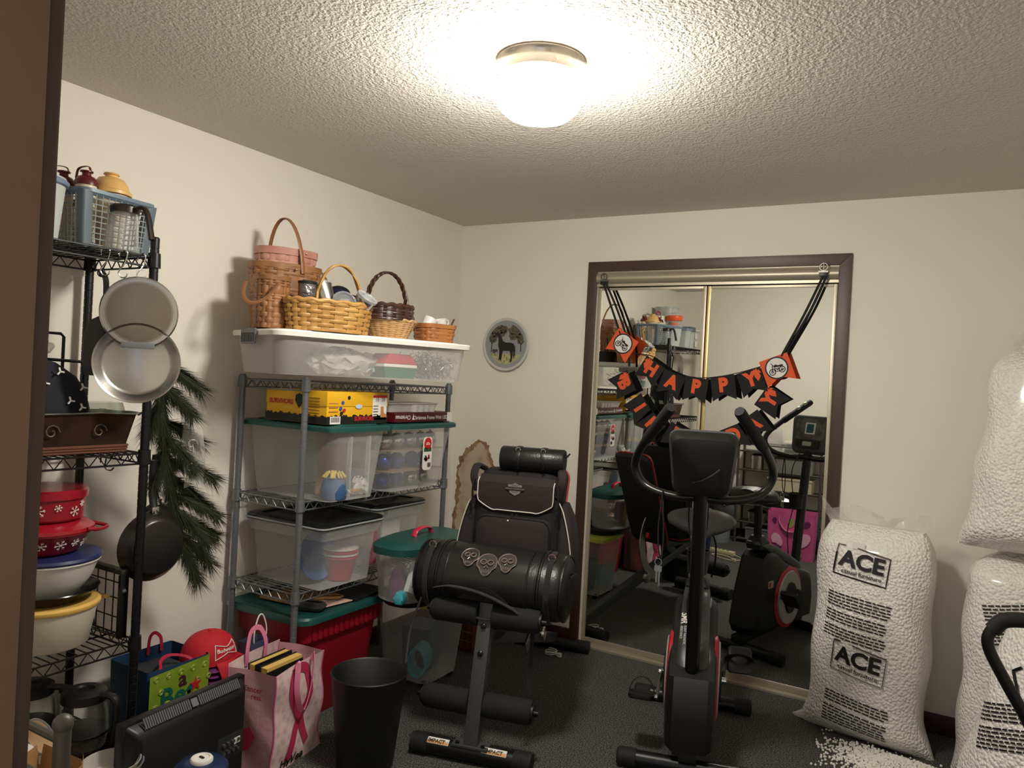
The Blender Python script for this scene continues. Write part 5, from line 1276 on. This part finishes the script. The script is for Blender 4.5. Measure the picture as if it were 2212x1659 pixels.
ys = lathe_thing('dome_container', 'cream cup with domed yellow lid in the blue grey basket', 'container', (.215, -2.335, KT+.0125), [('cup', [(0, 0), (.035, 0), (.05, .165), (.052, .18), (.045, .184), (0, .184)], cream_t, {}), ('lid', [(0, .182), (.062, .182), (.062, .192), (.055, .196), (.05, .215), (.038, .232), (.02, .238), (.019, .244), (.024, .246), (.022, .251), (0, .252)], yl, {})])
cpot = thing('coffee_pot', 'glass coffee pot with dark brown lid and handle on the rack corner', 'coffee pot', (.335, -2.36, KT), -20)
MB().lathe([(0, 0), (.042, 0), (.045, .004), (.04, .1), (.036, .125), (.034, .125), (.038, .1), (.042, .008), (0, .006)], 30).build('jar', glass_m, cpot)
MB().lathe([(0, .122), (.042, .122), (.042, .14), (.036, .146), (0, .146)], 28).build('lid', mat('brown_black', (34, 22, 20), .35), cpot)
MB().tube(cr([(.03, .02, .135), (.055, .04, .138), (.07, .05, .11), (.085, .06, .04)], 6), .01, 8, flat=(.007, .012)).build('handle', MATS['brown_black'], cpot)
oc = lathe_thing('fruit_infuser', 'clear jar with bright orange collar standing on the round milky container', 'jar', (.285, -2.655, KT+.1865), [('jar', [(0, 0), (.045, 0), (.06, .03), (.066, .07), (.05, .11), (.03, .118), (0, .118)], clear_pl, {}), ('collar', [(.067, .045), (.07, .05), (.07, .085), (.064, .09)], mat('bright_orange', (236, 92, 40), .4), {}), ('strainer', [(0, .004), (.03, .004), (.036, .03), (0, .032)], MATS['bright_orange'], {})])
MB().tube([V(0, .028*math.cos(PI*i/10), .115+.035*math.sin(PI*i/10)) for i in range(11)], .003, 6).build('wire_handle', white_pl, oc)
o = bin_box('food_container', 'square milky box beside the round milky container', 'container', (.31, -2.79, KT), 0, .07, .055, .16, .012, milky, .02)
MB().loft([rrect(.08, .065, .02, .158), rrect(.08, .065, .02, .172), rrect(.07, .055, .02, .176)]).build('lid', blue_rim, o)
o = lathe_thing('cake_carrier', 'cream ribbed cake carrier with pink handle', 'container', (.13, -2.66, KT), [('box', [(0, 0), (.085, 0), (.09, .01), (.086, .05), (.09, .055), (.086, .1), (.09, .105), (.086, .15), (.09, .155), (.086, .2), (.09, .205), (.086, .27), (.07, .278), (0, .28)], mat('cream_gloss', (232, 226, 206), .4), {})])
MB().tube(cr([(0, -.035, .278), (0, -.034, .31), (0, .034, .31), (0, .035, .278)], 4), .006, 8).build('handle', mat('pink_handle', (170, 40, 92), .4), o)
o = lathe_thing('tall_canister', 'tall translucent round canister behind the cake carrier', 'container', (.13, -2.86, KT), [('drum', [(0, 0), (.1, 0), (.105, .36), (.1, .36), (.096, .006), (0, .006)], milky, {}), ('lid', [(0, .358), (.11, .358), (.11, .37), (0, .372)], milky, {})])
o = bin_box('food_container', 'blue lidded square box stacked beyond the orange collared jar', 'container', (.28, -2.915, KT), 0, .09, .055, .15, .012, milky, .02)
MB().loft([rrect(.095, .06, .02, .148), rrect(.095, .06, .02, .19), rrect(.09, .055, .02, .196)]).build('lid', bluegrey, o)
o = bin_box('food_container', 'white lidded milky box at the far end of the rack top', 'container', (.22, -3.07, KT), 0, .12, .1, .17, .012, milky, .02)
MB().loft([rrect(.126, .106, .02, .168), rrect(.126, .106, .02, .182), rrect(.11, .09, .02, .184)]).build('lid', white_pl, o)
for z in (.05, .12): MB().box(.1215, .124, -.03, .03, z-.025, z+.025).build('label_tag', white_paper, o)
# --- things hung from the top shelf
def s_hook(label, x, y, z, L=.075):
    o = thing('s_hook', label, 'hook', (x, y, z), -30)
    pts = [(0, -.012, -.014), (0, -.012, .0), (0, 0, .009), (0, .010, .0), (0, .004, -.03), (0, -.008, -.05), (0, -.012, -.062), (0, -.004, -.074), (0, .008, -.072), (0, .012, -.06)]
    MB().tube(cr([(p[0], p[1], p[2]) for p in pts], 5), .0022, 6).build('wire', chrome, o); return o
s_hook('steel S hook carrying the black turner', .385, -2.445, 1.747); s_hook('steel S hook carrying the black handled skillet lid', .395, -2.395, 1.747); s_hook('steel S hook carrying the glass lid beside the rack post', .395, -2.335, 1.747)
tn = thing('turner', 'black slotless kitchen turner hanging from the rack', 'utensil', (.37, -2.432, 1.372), -32)
blade = [(-.045, .0), (.045, .0), (.05, .05), (.05, .13), (.03, .165), (.012, .18), (-.012, .18), (-.036, .165), (-.05, .13), (-.052, .05)]
MB().prism([(y_, z_) for y_, z_ in blade], -.003, .003, 'x', rx(0)).build('blade', black_pl, tn, bevel=.002)
MB().tube(cr([(0, .004, .17), (.004, .003, .24), (.01, 0, .29), (0, -.012, .312)], 6), .007, 8, flat=(.005, .008)).build('handle', black_pl, tn)
MB().tube([V(0, -.012+.009*math.cos(q), .308+.009*math.sin(q)) for q in [2*PI*i/14 for i in range(14)]], .004, 6, closed=True).build('hanging_loop', black_pl, tn)
def dish(name, label, cat, loc, rotz, r, parts):
    t = thing(name, label, cat, loc, rotz); M = T(0, 0, 0) @ ry(90)
    for pn, prof, m in parts: MB().lathe(prof, 44, M).build(pn, m, t)
    return t
gl = dish('glass_pan_cover', 'round glass pan lid with steel rim hanging above the steel pan', 'lid', (.462, -2.379, 1.568), -33, .104, [
    ('glass', [(0, .026), (.04, .022), (.075, .012), (.098, .002), (.098, .0), (.075, .0095), (.04, .0195), (0, .0235)], mat('tinted_glass', (120, 112, 104), .05, alpha=.06, tint=(244, 240, 234))), ('rim', [(.095, -.001), (.106, -.003), (.108, .002), (.104, .006), (.096, .004)], steel)])
MB().box(.0, .012, -.045, .045, -.108, -.09).build('rim_tab', grey_pl, gl, bevel=.003); MB().box(-.002, .006, -.014, .014, .1, .128).build('hang_tab', clear_pl, gl, bevel=.003)
sp = dish('steel_pan', 'shallow stainless steel pan hanging below the glass lid', 'pan', (.44, -2.364, 1.416), -33, .118, [
    ('pan', [(0, 0), (.088, 0), (.098, .006), (.113, .03), (.12, .034), (.121, .031), (.112, .022), (.098, -.002), (.09, -.006), (0, -.006)], steel)])
MB().tube(cr([(.01, 0, .11), (.006, 0, .16), (.004, 0, .25), (.004, 0, .262)], 5), .008, 8, flat=(.004, .011)).build('handle', steel, sp)
# pine garland behind the post
gd = thing('pine_garland', 'dark green pine garland hanging down behind the rack post', 'garland', (.3, -2.19, .78))
core = cr([(.02, -.02, .66), (.02, .0, .52), (.0, .03, .38), (.01, .05, .26), (.0, .08, .14), (.01, .1, .02)], 10)
MB().tube(core, .012, 7).build('wire_core', mat('garland_core', (34, 32, 22), .9), gd)
b = MB(); rnd = random.Random(9); tw = MB()
def needle_branch(P, n, lo, hi):
    tw.tube(P, .003, 5)
    for i in range(n):
        k = rnd.random(); m_ = min(len(P)-2, int(k*(len(P)-1))); c = P[m_].lerp(P[m_+1], rnd.random()); t_ = (P[m_+1]-P[m_]).normalized()
        q = V(rnd.gauss(0, 1), rnd.gauss(0, 1), rnd.gauss(0, 1)); q = (q-t_*q.dot(t_)).normalized()
        d_ = (t_*rnd.uniform(.6, 1.3)+q*.62+V(0, 0, -.12)).normalized(); L_ = rnd.uniform(lo, hi)
        e = d_.orthogonal().normalized()*.0011; b.add([c-e, c+e, c+d_*L_+V(0, 0, -.008)], [(0, 1, 2)])
needle_branch(core, 4200, .04, .075)
for (k, dy, dx, dz, L_) in ((.02, .9, .2, -.35, .15), (.12, .7, .5, -.6, .12), (.2, -.6, .3, -.6, .09), (.3, .95, .1, -.3, .14), (.36, .6, .6, -.7, .13), (.45, -.6, .4, -.7, .1), (.5, .95, .25, -.25, .17), (.6, .9, .0, -.5, .17), (.7, .95, .3, -.35, .17), (.78, .75, .5, -.75, .15), (.85, .95, .1, -.3, .17), (.92, .85, .3, -.7, .15), (.96, .5, .2, -.9, .14)):
    c = core[int(k*(len(core)-1))]; d_ = V(dx, dy, dz).normalized()
    needle_branch([c+d_*L_*q+V(0, 0, -.03*q*q) for q in (0, .25, .5, .75, 1)], 800, .045, .09)
tw.build('twig', MATS['garland_core'], gd)
o = b.build('needles', mat('pine_needles', (34, 44, 28), .8, var=('noise', 40, (56, 60, 36))), gd, smooth=False); o['kind'] = 'stuff'
# silver lace ribbon on it
o = thing('lace_ribbon', 'sheer silver scroll ribbon hanging on the garland', 'ribbon', (.36, -2.1, 1.0), -20)
vs = []
for j in range(15):
    for i in range(5): vs.append(V(.012*math.sin(j*.7+i), -.035+.0175*i+.02*(1-j/14), .3*j/14+.01*math.sin(i)))
MB().add(vs, [(j*5+i, j*5+i+1, (j+1)*5+i+1, (j+1)*5+i) for j in range(14) for i in range(4)]).build('band', mat('sheer_silver', (190, 190, 180), .3, alpha=.35), o)
for z in (.07, .15, .23): MB().tube([V(.014, (.02-.0016*k)*math.cos(k*.6), z+(.02-.0016*k)*math.sin(k*.6)) for k in range(12)], .0016, 5).build('scroll', mat('scroll_silver', (206, 204, 194), .3, .6), o)
# hanging skillets on the middle shelf
def skillet(label, loc, rotz, r, hz, m):
    t = thing('skillet', label, 'skillet', loc, rotz); M = ry(90)
    MB().lathe([(0, .03), (r*.74, .03), (r*.8, .027), (r*.95, .0), (r, -.004), (r*1.0, -.001), (r*.9, .012), (r*.78, .034), (r*.7, .038), (0, .038)], 40, M).build('pan', m, t)
    MB().tube(cr([(.01, 0, r*.9), (.0, 0, r*1.1), (-.012, 0, r*1.5), (-.014, 0, hz-.03), (-.012, 0, hz)], 6), .012, 10, flat=(.009, .013)).build('handle', black_pl, t)
    MB().box(-.004, .012, -.012, .012, r*.82, r*1.12).build('handle_bracket', steel, t, bevel=.002)
    return t
nonst = mat('nonstick', (36, 32, 31), .3, .2)
skillet('black nonstick skillet hanging just behind the rack post', (.345, -2.215, .82), -4, .115, .28, nonst)
skillet('second dark skillet hanging close behind the first', (.285, -2.165, .85), 14, .1, .26, nonst)
o = thing('s_hook', 'empty black hook under the middle rack shelf', 'hook', (.39, -2.42, 1.122), -30)
MB().tube(cr([(0, -.01, -.01), (0, -.008, .012), (0, .004, .006), (0, .002, -.02), (0, .006, -.03), (0, .018, -.034), (0, .026, -.026)], 5), .0024, 6).build('wire', black_mt, o)
# --- middle shelf: copper planter tray, navy cloth, bag
cu = mat('aged_copper', (74, 48, 34), .5, .3, var=('noise', 12, (46, 32, 25)))
pt = thing('copper_planter', 'long aged copper planter box on the middle rack shelf', 'planter', (.28, -2.52, 1.1355), 0)
MB().loft([rrect(.075, .19, .02, 0), rrect(.095, .215, .02, .118), rrect(.1, .22, .02, .124), rrect(.095, .215, .02, .124), rrect(.075, .19, .02, .006)]).build('trough', cu, pt)
MB().tube([V(p.x, p.y, .121+.004*math.sin(i*.9)) for i, p in enumerate(cr(rrect(.101, .221, .02, 0), 3, True))], .0025, 6, closed=True).build('rope_edge', steel, pt)
for z in (.006, .014, .022): MB().tube(rrect(.079+.0015*z*100, .194+.0015*z*100, .02, z), .0045, 6, closed=True).build('twisted_cord', mat('brown_cord', (104, 60, 42), .7), pt)
for y in (-.05, .09): MB().tube([V(.0935, y+(.024-.0018*k)*math.cos(k*.7), .07+(.024-.0018*k)*math.sin(k*.7)) for k in range(12)], .0022, 5).build('scroll_relief', mat('dull_relief', (110, 88, 72), .5, .4), pt)
nv = thing('navy_cloth', 'navy cloth with little white flowers bundled in the copper planter', 'cloth', (.27, -2.55, 1.145), 0)
navy = mat('navy_cloth', (20, 22, 34), .85)
R = []
for (z, a, b_, cy_) in ((0, .055, .12, 0), (.08, .062, .13, 0), (.12, .066, .135, 0), (.17, .06, .125, .0), (.22, .048, .11, -.01), (.26, .03, .07, -.03), (.275, .015, .03, -.045)):
    R.append([V(p.x*(1+.06*math.sin(5*k/32*2*PI+z*20)), p.y*(1+.06*math.cos(4*k/32*2*PI+z*15))+cy_, z) for k, p in enumerate(ring(a, b_, 2.2, 32))])
MB().loft(R).build('bundle', navy, nv)
for (y, z) in ((-.02, .2), (.05, .15), (.09, .19), (-.06, .14), (.02, .235), (.085, .13)):
    for a in range(0, 360, 120):
        M = T(.066 if z < .18 else .058, y, z) @ rx(a+20); MB().box(0, .003, -.0022, .0022, 0, .012, M).build('flower_petal', white_paper, nv)
pb_ = thing('clear_bag', 'crinkled clear plastic bag above the navy cloth', 'plastic bag', (.24, -2.6, 1.415), 0)
crumple(MB().ball((0, 0, .035), .07, 18, 10, (.6, 1.3, .5)), .008).build('film', film, pb_, ang=15)
o = thing('wire_stand', 'black wire bracket standing behind the navy cloth', 'stand', (.16, -2.5, 1.1355), 0)
MB().tube([(0, -.1, 0), (0, -.1, .36), (0, .06, .36), (0, .07, .35), (0, .07, 0)], .005, 7).build('wire', black_mt, o); MB().tube([(.05, -.1, .28), (.05, .1, .275), (.05, .11, .26), (.05, .11, 0)], .005, 7).build('wire', black_mt, o)
MB().loft([rrect(.02, .04, .015, 0, cy=-.14), rrect(.02, .045, .015, .4, cy=-.14), rrect(.012, .025, .01, .45, cy=-.14)]).build('panel', black_pl, o)
o = thing('glass_shells', 'green tinted clear plastic clamshell beside the navy cloth', 'container', (.26, -2.37, 1.1475), 0)
MB().loft([rrect(.05, .06, .02, 0), rrect(.058, .066, .02, .11), rrect(.05, .06, .02, .14)]).build('shell', mat('green_clear', (180, 206, 176), .15, alpha=.3), o)
# --- lower shelf: stack of bowls
LS = .5465; SC = (.225, -2.482)
cream_b = mat('cream_tub', (214, 206, 188), .42); red_en = mat('red_enamel', (146, 20, 36), .32); navy_lid = mat('navy_lid', (34, 44, 92), .4); white_en = mat('white_enamel', (224, 222, 214), .3)
o = lathe_thing('canister', 'cream round canister with golden lid at the bottom of the bowl stack', 'container', (*SC, LS), [('tub', [(0, 0), (.115, 0), (.122, .006), (.143, .12), (0, .12)], cream_b, {'n': 44}), ('lid', [(0, .118), (.147, .118), (.151, .124), (.151, .131), (.143, .137), (.13, .136), (0, .134)], mat('golden_lid', (226, 184, 96), .4), {'n': 44})])
MB().cbox((.06, .145, .126), (.05, .02, .008), rz(0)).build('lid_tab', MATS['golden_lid'], o, bevel=.003)
lathe_thing('serving_tray', 'black round serving dish between canister and white bowl', 'dish', (*SC, LS+.138), [('dish', [(0, 0), (.1, 0), (.115, .006), (.143, .032), (.148, .034), (.146, .037), (.112, .012), (0, .008)], mat('gloss_black', (14, 14, 16), .18), {'n': 44})])
lathe_thing('mixing_bowl', 'white mixing bowl with navy lid in the bowl stack', 'bowl', (*SC, LS+.1475), [('bowl', [(0, 0), (.07, 0), (.085, .006), (.12, .055), (.14, .108), (.146, .111), (.146, .116), (0, .116)], white_en, {'n': 44}), ('lid', [(0, .114), (.1475, .1165), (.15, .122), (.146, .13), (.13, .132), (0, .134)], navy_lid, {'n': 44})])
snow = mat('snow_print', (226, 218, 212), .5)
def snowflake(t, fn, u, w, s_):
    b = MB()
    for a in range(3):
        q = math.radians(60*a+12); b.tube([fn(u+s_*math.cos(q)*k, w+s_*math.sin(q)*k) for k in (-1, -.5, 0, .5, 1)], .0011, 4)
    for a in range(6):
        q = math.radians(60*a+12); c = (u+.6*s_*math.cos(q), w+.6*s_*math.sin(q))
        for d_ in (-.7, .7): b.tube([fn(*c), fn(c[0]+.35*s_*math.cos(q+d_), c[1]+.35*s_*math.sin(q+d_))], .0009, 4)
    b.build('snowflake_print', snow, t)
def rtin(label, z, prof, lidp, rows, r, hgt, handle=False):
    t = lathe_thing('snowflake_tin', label, 'tin', (SC[0]-.01, SC[1]-.01, z), [('tin', prof, red_en, {'n': 44}), ('lid', lidp, mat('red_lid', (158, 24, 40), .22), {'n': 44})])
    def fn(u, w):
        a = -.55+u/r; rr = r+(.001 if hgt is None else hgt(w)); return V((rr+.0012)*math.cos(a), (rr+.0012)*math.sin(a), w)
    for (u, w, s_) in rows: snowflake(t, fn, u, w, s_)
    if handle: MB().tube(cr([(.05, .125, .078), (.09, .145, .07), (.12, .1, .07), (.125, .06, .076)], 6), .006, 8).build('handle', red_en, t)
    return t
rtin('wide red snowflake bowl with lid and side handle in the bowl stack', LS+.283, [(0, 0), (.085, 0), (.1, .01), (.128, .06), (.136, .064), (.136, .07), (0, .07)], [(0, .068), (.139, .07), (.137, .08), (.11, .096), (.07, .1), (0, .1)], [(-.05, .034, .016), (.0, .036, .014), (.045, .036, .015), (.085, .038, .012), (.12, .034, .014)], .104, lambda w: .024*max(0, (w-.02))/.05+.006, True)
rtin('small red snowflake tin with lid on top of the bowl stack', LS+.3845, [(0, 0), (.1, 0), (.106, .006), (.108, .068), (0, .068)], [(0, .066), (.115, .067), (.116, .088), (.11, .094), (0, .093)], [(-.07, .034, .02), (-.01, .036, .018), (.04, .044, .011), (.09, .03, .016), (.12, .05, .01)], .109, None)
# black wire letter rack and knife block beside the stack
o = thing('file_rack', 'black wire grid letter rack on the lower rack shelf', 'rack', (.22, -2.315, LS), 0)
gmx = MB()
for i in range(7): gmx.tube([(-.13+.043*i, .0, .0), (-.13+.043*i, .0, .2)], .0022, 5)
for z in (.0025, .06, .12, .17): gmx.tube([(-.13, 0, z), (.13, 0, z)], .0022, 5)
gmx.build('wire_grid', black_mt, o)
MB().box(-.14, .14, -.012, .012, .2, .216).build('top_rail', mat('dull_black', (48, 44, 40), .6), o, bevel=.002); MB().box(.128, .142, -.014, .014, .0, .2).build('end_plate', black_mt, o, bevel=.002)
MB().prism([(-.1, 0), (-.03, 0), (-.1, .2), (-.14, .2)], .012, .018, 'y').build('divider_plate', black_mt, o)
for z in (.15,): MB().lathe([(0, 0), (.008, 0), (.006, .005), (0, .006)], 10, T(.143, 0, z) @ ry(90)).build('rivet', steel, o)
# --- bottom shelf and floor: carafes, filters, bowls
BS = .2195
def carafe(label, loc, rotz, s_=1.0):
    t = thing('coffee_carafe', label, 'carafe', loc, rotz)
    MB().lathe([(0, 0), (.055*s_, 0), (.066*s_, .01), (.074*s_, .06), (.068*s_, .12), (.056*s_, .155), (.054*s_, .155), (.066*s_, .118), (.072*s_, .06), (.064*s_, .012), (0, .005)], 34).build('jug', mat('carafe_glass', (120, 120, 116), .05, alpha=.06), t)
    MB().lathe([(.058*s_, .148), (.064*s_, .15), (.064*s_, .176), (.05*s_, .184), (.03*s_, .184), (.026*s_, .178), (0, .177)], 30).build('lid', black_pl, t)
    MB().cbox((.062*s_, 0, .174), (.03, .034, .018)).build('spout', black_pl, t, bevel=.005)
    MB().tube(cr([(-.05*s_, 0, .172), (-.1*s_, 0, .17), (-.115*s_, 0, .14), (-.108*s_, 0, .05), (-.1*s_, 0, .02)], 6), .011, 8, flat=(.009, .013)).build('handle', black_pl, t)
    MB().lathe([(.073*s_, .05), (.0755*s_, .052), (.0755*s_, .058), (.073*s_, .06)], 34).build('band', black_mt, t)
    for i in range(6): MB().cbox((.0735*s_*math.cos(-.5), .0735*s_*math.sin(-.5), .07+.009*i), (.002, .008, .0016), None).build('level_mark', white_paper, t)
    return t
carafe('glass coffee carafe with black lid standing at the rack edge', (.315, -2.40, BS), 200)
carafe('second coffee carafe lying farther back on the bottom rack shelf', (.15, -2.47, BS), 215)
o = thing('magenta_box', 'dark magenta box at the back of the bottom rack shelf', 'box', (.12, -2.72, BS), 0); MB().box(-.06, .08, -.13, .13, 0, .16).build('carton', mat('dark_magenta', (104, 22, 54), .6), o, bevel=.002)
lathe_thing('filter_basket', 'clear coffee filter basket with brown stained filter', 'coffee filter', (.36, -2.6, BS+.09), [('cup', [(0, 0), (.03, 0), (.055, .06), (.053, .06), (.029, .003), (0, .003)], clear_pl, {'M': rx(-40) @ ry(40)}), ('filter', [(0, .004), (.028, .006), (.05, .056), (.049, .056), (.026, .01), (0, .01)], mat('stained_paper', (190, 160, 124), .8), {'M': rx(-40) @ ry(40)})])
o = thing('small_carton', 'low white carton under the filter basket', 'box', (.34, -2.62, BS), 0); MB().box(-.06, .06, -.09, .09, 0, .07).build('carton', white_paper, o, bevel=.002)
lathe_thing('glass_bowl', 'stack of clear glass bowls in front of the carafe', 'bowl', (.56, -2.46, .2), [('bowl', [(0, 0), (.04, 0), (.07, .03), (.086, .07), (.083, .07), (.066, .032), (.038, .005), (0, .005)], glass_m, {'n': 36}), ('inner_bowl', [(0, .012), (.036, .014), (.062, .04), (.078, .078), (.075, .078), (.058, .042), (0, .02)], mat('cloudy_glass', (210, 208, 200), .2, alpha=.45), {'n': 36})])
o = thing('moving_box', 'plain carton on the carpet under the glass bowls', 'box', (.56, -2.5, 0), 0); MB().box(-.13, .13, -.16, .13, 0, .199).build('carton', MATS['cardboard'], o, bevel=.002)
o = thing('paper_sack', 'open brown paper sack beside the grey tube frame', 'paper bag', (.66, -2.73, 0), 18)
MB().loft([rrect(.06, .08, .01, 0), rrect(.065, .085, .01, .3), [V(p.x*1.05, p.y*1.05, .38+.03*math.sin(i*1.3)) for i, p in enumerate(rrect(.066, .086, .01))]], (True, False)).build('sack', kraft, o)
lathe_thing('lidded_can', 'plain metal can with white plastic lid', 'can', (.47, -2.695, .199), [('can', [(0, 0), (.05, 0), (.05, .16), (0, .16)], mat('plain_can', (170, 168, 160), .4, .5), {}), ('lid', [(0, .158), (.058, .158), (.06, .166), (.05, .17), (0, .168)], white_pl, {})]) 
o = thing('carton_stand', 'plain brown carton under the white lidded can', 'box', (.40, -2.77, 0), 0); MB().box(-.0, .12, -.12, .13, 0, .1985).build('carton', MATS['cardboard'], o, bevel=.002)
# ---------------------------------------------------------------- back of the room, seen in the mirror doors
rr = thing('baker_rack', 'grey tube rack with round knob posts standing against the rear wall', 'shelving', (0, 0, 0))
rack_m = mat('rack_grey', (84, 81, 75), .45, .3)
RX0, RX1, RY0, RY1 = .85, 1.56, -3.40, -3.19
for x in (RX0, RX1):
    for y in (RY0, RY1):
        MB().tube([(x, y, 0), (x, y, .92)], .011, 12).build('post', rack_m, rr); MB().ball((x, y, .924), .0135, 14, 9).build('knob', rack_m, rr)
for z in (.035, .19, .345, .5, .665, .835):
    MB().box(RX0, RX1, RY0, RY1, z-.006, z).build('shelf_board', mat('rack_shelf', (70, 66, 60), .5), rr)
    MB().tube([(RX0, RY1, z+.004), (RX1, RY1, z+.004)], .005, 8).build('edge_rod', rack_m, rr)
for y in (RY0, RY1): MB().tube(cr([(RX0, y, .9), (1.05, y, .9), (1.35, y, .9), (RX1, y, .9)], 5), .006, 8).build('top_rail', rack_m, rr)
def rb(name, label, cat, x, y, z, hx, hy, h, m, lidm=None):
    t = bin_box(name, label, cat, (x, y, z), 0, hx, hy, h, .006, m, .012, lip=.002)
    MB().loft([rrect(hx+.004, hy+.004, .014, h-.004), rrect(hx+.004, hy+.004, .014, h+.01), rrect(hx-.01, hy-.01, .01, h+.014)]).build('lid', lidm or m, t); return t
grey_app = mat('appliance_grey', (150, 148, 142), .35, .5); blk_app = mat('appliance_black', (30, 30, 31), .35)
lathe_thing('cake_dome', 'clear cake dome on the top shelf of the rear rack', 'cake dome', (1.12, -3.295, .8365), [('plate', [(0, 0), (.09, 0), (.098, .012), (0, .014)], white_pl, {}), ('dome', [(.085, .013), (.09, .12), (.08, .2), (.05, .235), (.02, .245), (.02, .26), (0, .265)], clear_pl, {})])
rb('food_box', 'clear lidded box beside the cake dome', 'container', 1.32, -3.3, .8365, .09, .08, .1, clear_pl, white_pl)
rb('toaster_oven', 'grey boxed appliance on the shelf below the cake dome', 'appliance', 1.33, -3.295, .6665, .16, .085, .13, grey_app, blk_app)
lathe_thing('steel_canister', 'shiny steel canister beside the grey boxed appliance', 'canister', (1.0, -3.295, .6665), [('drum', [(0, 0), (.055, 0), (.055, .13), (0, .13)], steel, {}), ('lid', [(0, .128), (.058, .128), (.058, .14), (.03, .148), (0, .148)], blk_app, {})])
rb('cream_box', 'long cream box on the fourth shelf of the rear rack', 'box', 1.3, -3.295, .5015, .19, .085, .11, mat('cream_box', (196, 186, 160), .6))
lathe_thing('roasting_pan', 'dark roasting pan on the rear rack', 'pan', (1.22, -3.295, .3465), [('pan', [(0, 0), (.11, 0), (.125, .07), (.122, .07), (.108, .006), (0, .006)], nonst, {'sx': 1.4, 'sy': .7}), ('lid', [(0, .07), (.128, .07), (.1, .1), (0, .11)], steel, {'sx': 1.4, 'sy': .7})])
lathe_thing('steel_pot', 'steel cooking pot on the second shelf of the rear rack', 'pot', (1.02, -3.295, .1915), [('pot', [(0, 0), (.08, 0), (.085, .09), (.082, .09), (.078, .006), (0, .006)], steel, {}), ('lid', [(0, .09), (.086, .09), (.06, .11), (0, .114)], blk_app, {})])
rb('food_box', 'clear box of red lids on the bottom shelf of the rear rack', 'container', 1.05, -3.295, .0365, .12, .085, .1, clear_pl, grey_pl)
# pink paisley bag
pg = thing('shopping_bag', 'magenta paisley shopping bag standing in front of the rear rack', 'bag', (1.40, -2.92, 0), 176)
mag = mat('paisley_pink', (206, 92, 150), .6, var=('noise', 7, (182, 66, 128)))
MB().loft([rrect(.18, .085, .012, 0), rrect(.188, .09, .012, .2), rrect(.19, .092, .01, .39)], (True, False)).build('bag_body', mag, pg)
pal = mat('paisley_olive', (150, 146, 90), .6); pup = mat('paisley_purple', (104, 34, 92), .6); plp = mat('paisley_pale', (232, 168, 200), .6)
def paisley(x, z, s_, m, deg):
    P = [(s_*(1-.55*(q/(2*PI)))*math.cos(q)*(.7), s_*(1-.3*(q/(2*PI)))*math.sin(q)) for q in [2*PI*i/18 for i in range(18)]]
    flat(P, .001, m, pg, T(x, -.0945, z) @ rx(90) @ rz(deg), 'paisley_print')
for (x, z, s_, m, d_) in ((.0, .3, .05, pal, 20), (-.1, .16, .08, plp, 40), (.1, .15, .07, plp, -30), (-.12, .3, .04, pup, 60), (.1, .06, .06, pup, 10), (-.06, .06, .055, pal, -40), (.13, .31, .03, pup, 0)): paisley(x, z, s_, m, d_)
for y in (-.094, .094): MB().tube(cr([(-.09, y, .36), (-.085, y*1.06, .3), (-.03, y*1.12, .24), (.04, y*1.12, .24), (.09, y*1.06, .3), (.095, y, .36)], 6), .01, 6, flat=(.002, .013)).build('strap', plp, pg)
# power strip with cord
ps = thing('power_strip', 'beige power strip with coiled cord on the carpet', 'power strip', (.86, -2.64, 0), 12)
bei = mat('beige_plastic', (206, 196, 160), .5)
MB().box(-.15, .15, -.025, .025, 0, .035).build('strip', bei, ps, bevel=.004)
for i in range(6): MB().box(-.12+.04*i, -.1+.04*i, -.012, .012, .035, .0365).build('socket', mat('socket_dark', (90, 84, 70), .5), ps)
MB().tube(cr([(.15, 0, .012), (.22, .03, .006), (.26, .1, .006), (.2, .17, .006), (.08, .15, .006), (.0, .1, .006), (.06, .06, .006), (.16, .09, .006), (.22, .16, .006)], 7), .004, 7).build('cord', bei, ps)
MB().cbox((.235, .17, .012), (.03, .022, .024), rz(-0)).build('plug', bei, ps, bevel=.003)
# blue lidded pail and carton by the rear wall
lathe_thing('lidded_pail', 'grey pail with blue lid beside the rear rack', 'pail', (.73, -3.12, 0), [('pail', [(0, 0), (.09, 0), (.105, .3), (0, .3)], mat('pail_grey', (130, 136, 140), .5), {}), ('lid', [(0, .298), (.112, .298), (.112, .32), (.1, .325), (0, .325)], mat('pail_blue', (90, 130, 160), .45), {})])
o = thing('shipping_carton', 'tall brown carton standing by the rear wall', 'box', (.48, -3.14, 0), 6); MB().box(-.08, .08, -.1, .1, 0, .45).build('carton', MATS['cardboard'], o, bevel=.002)
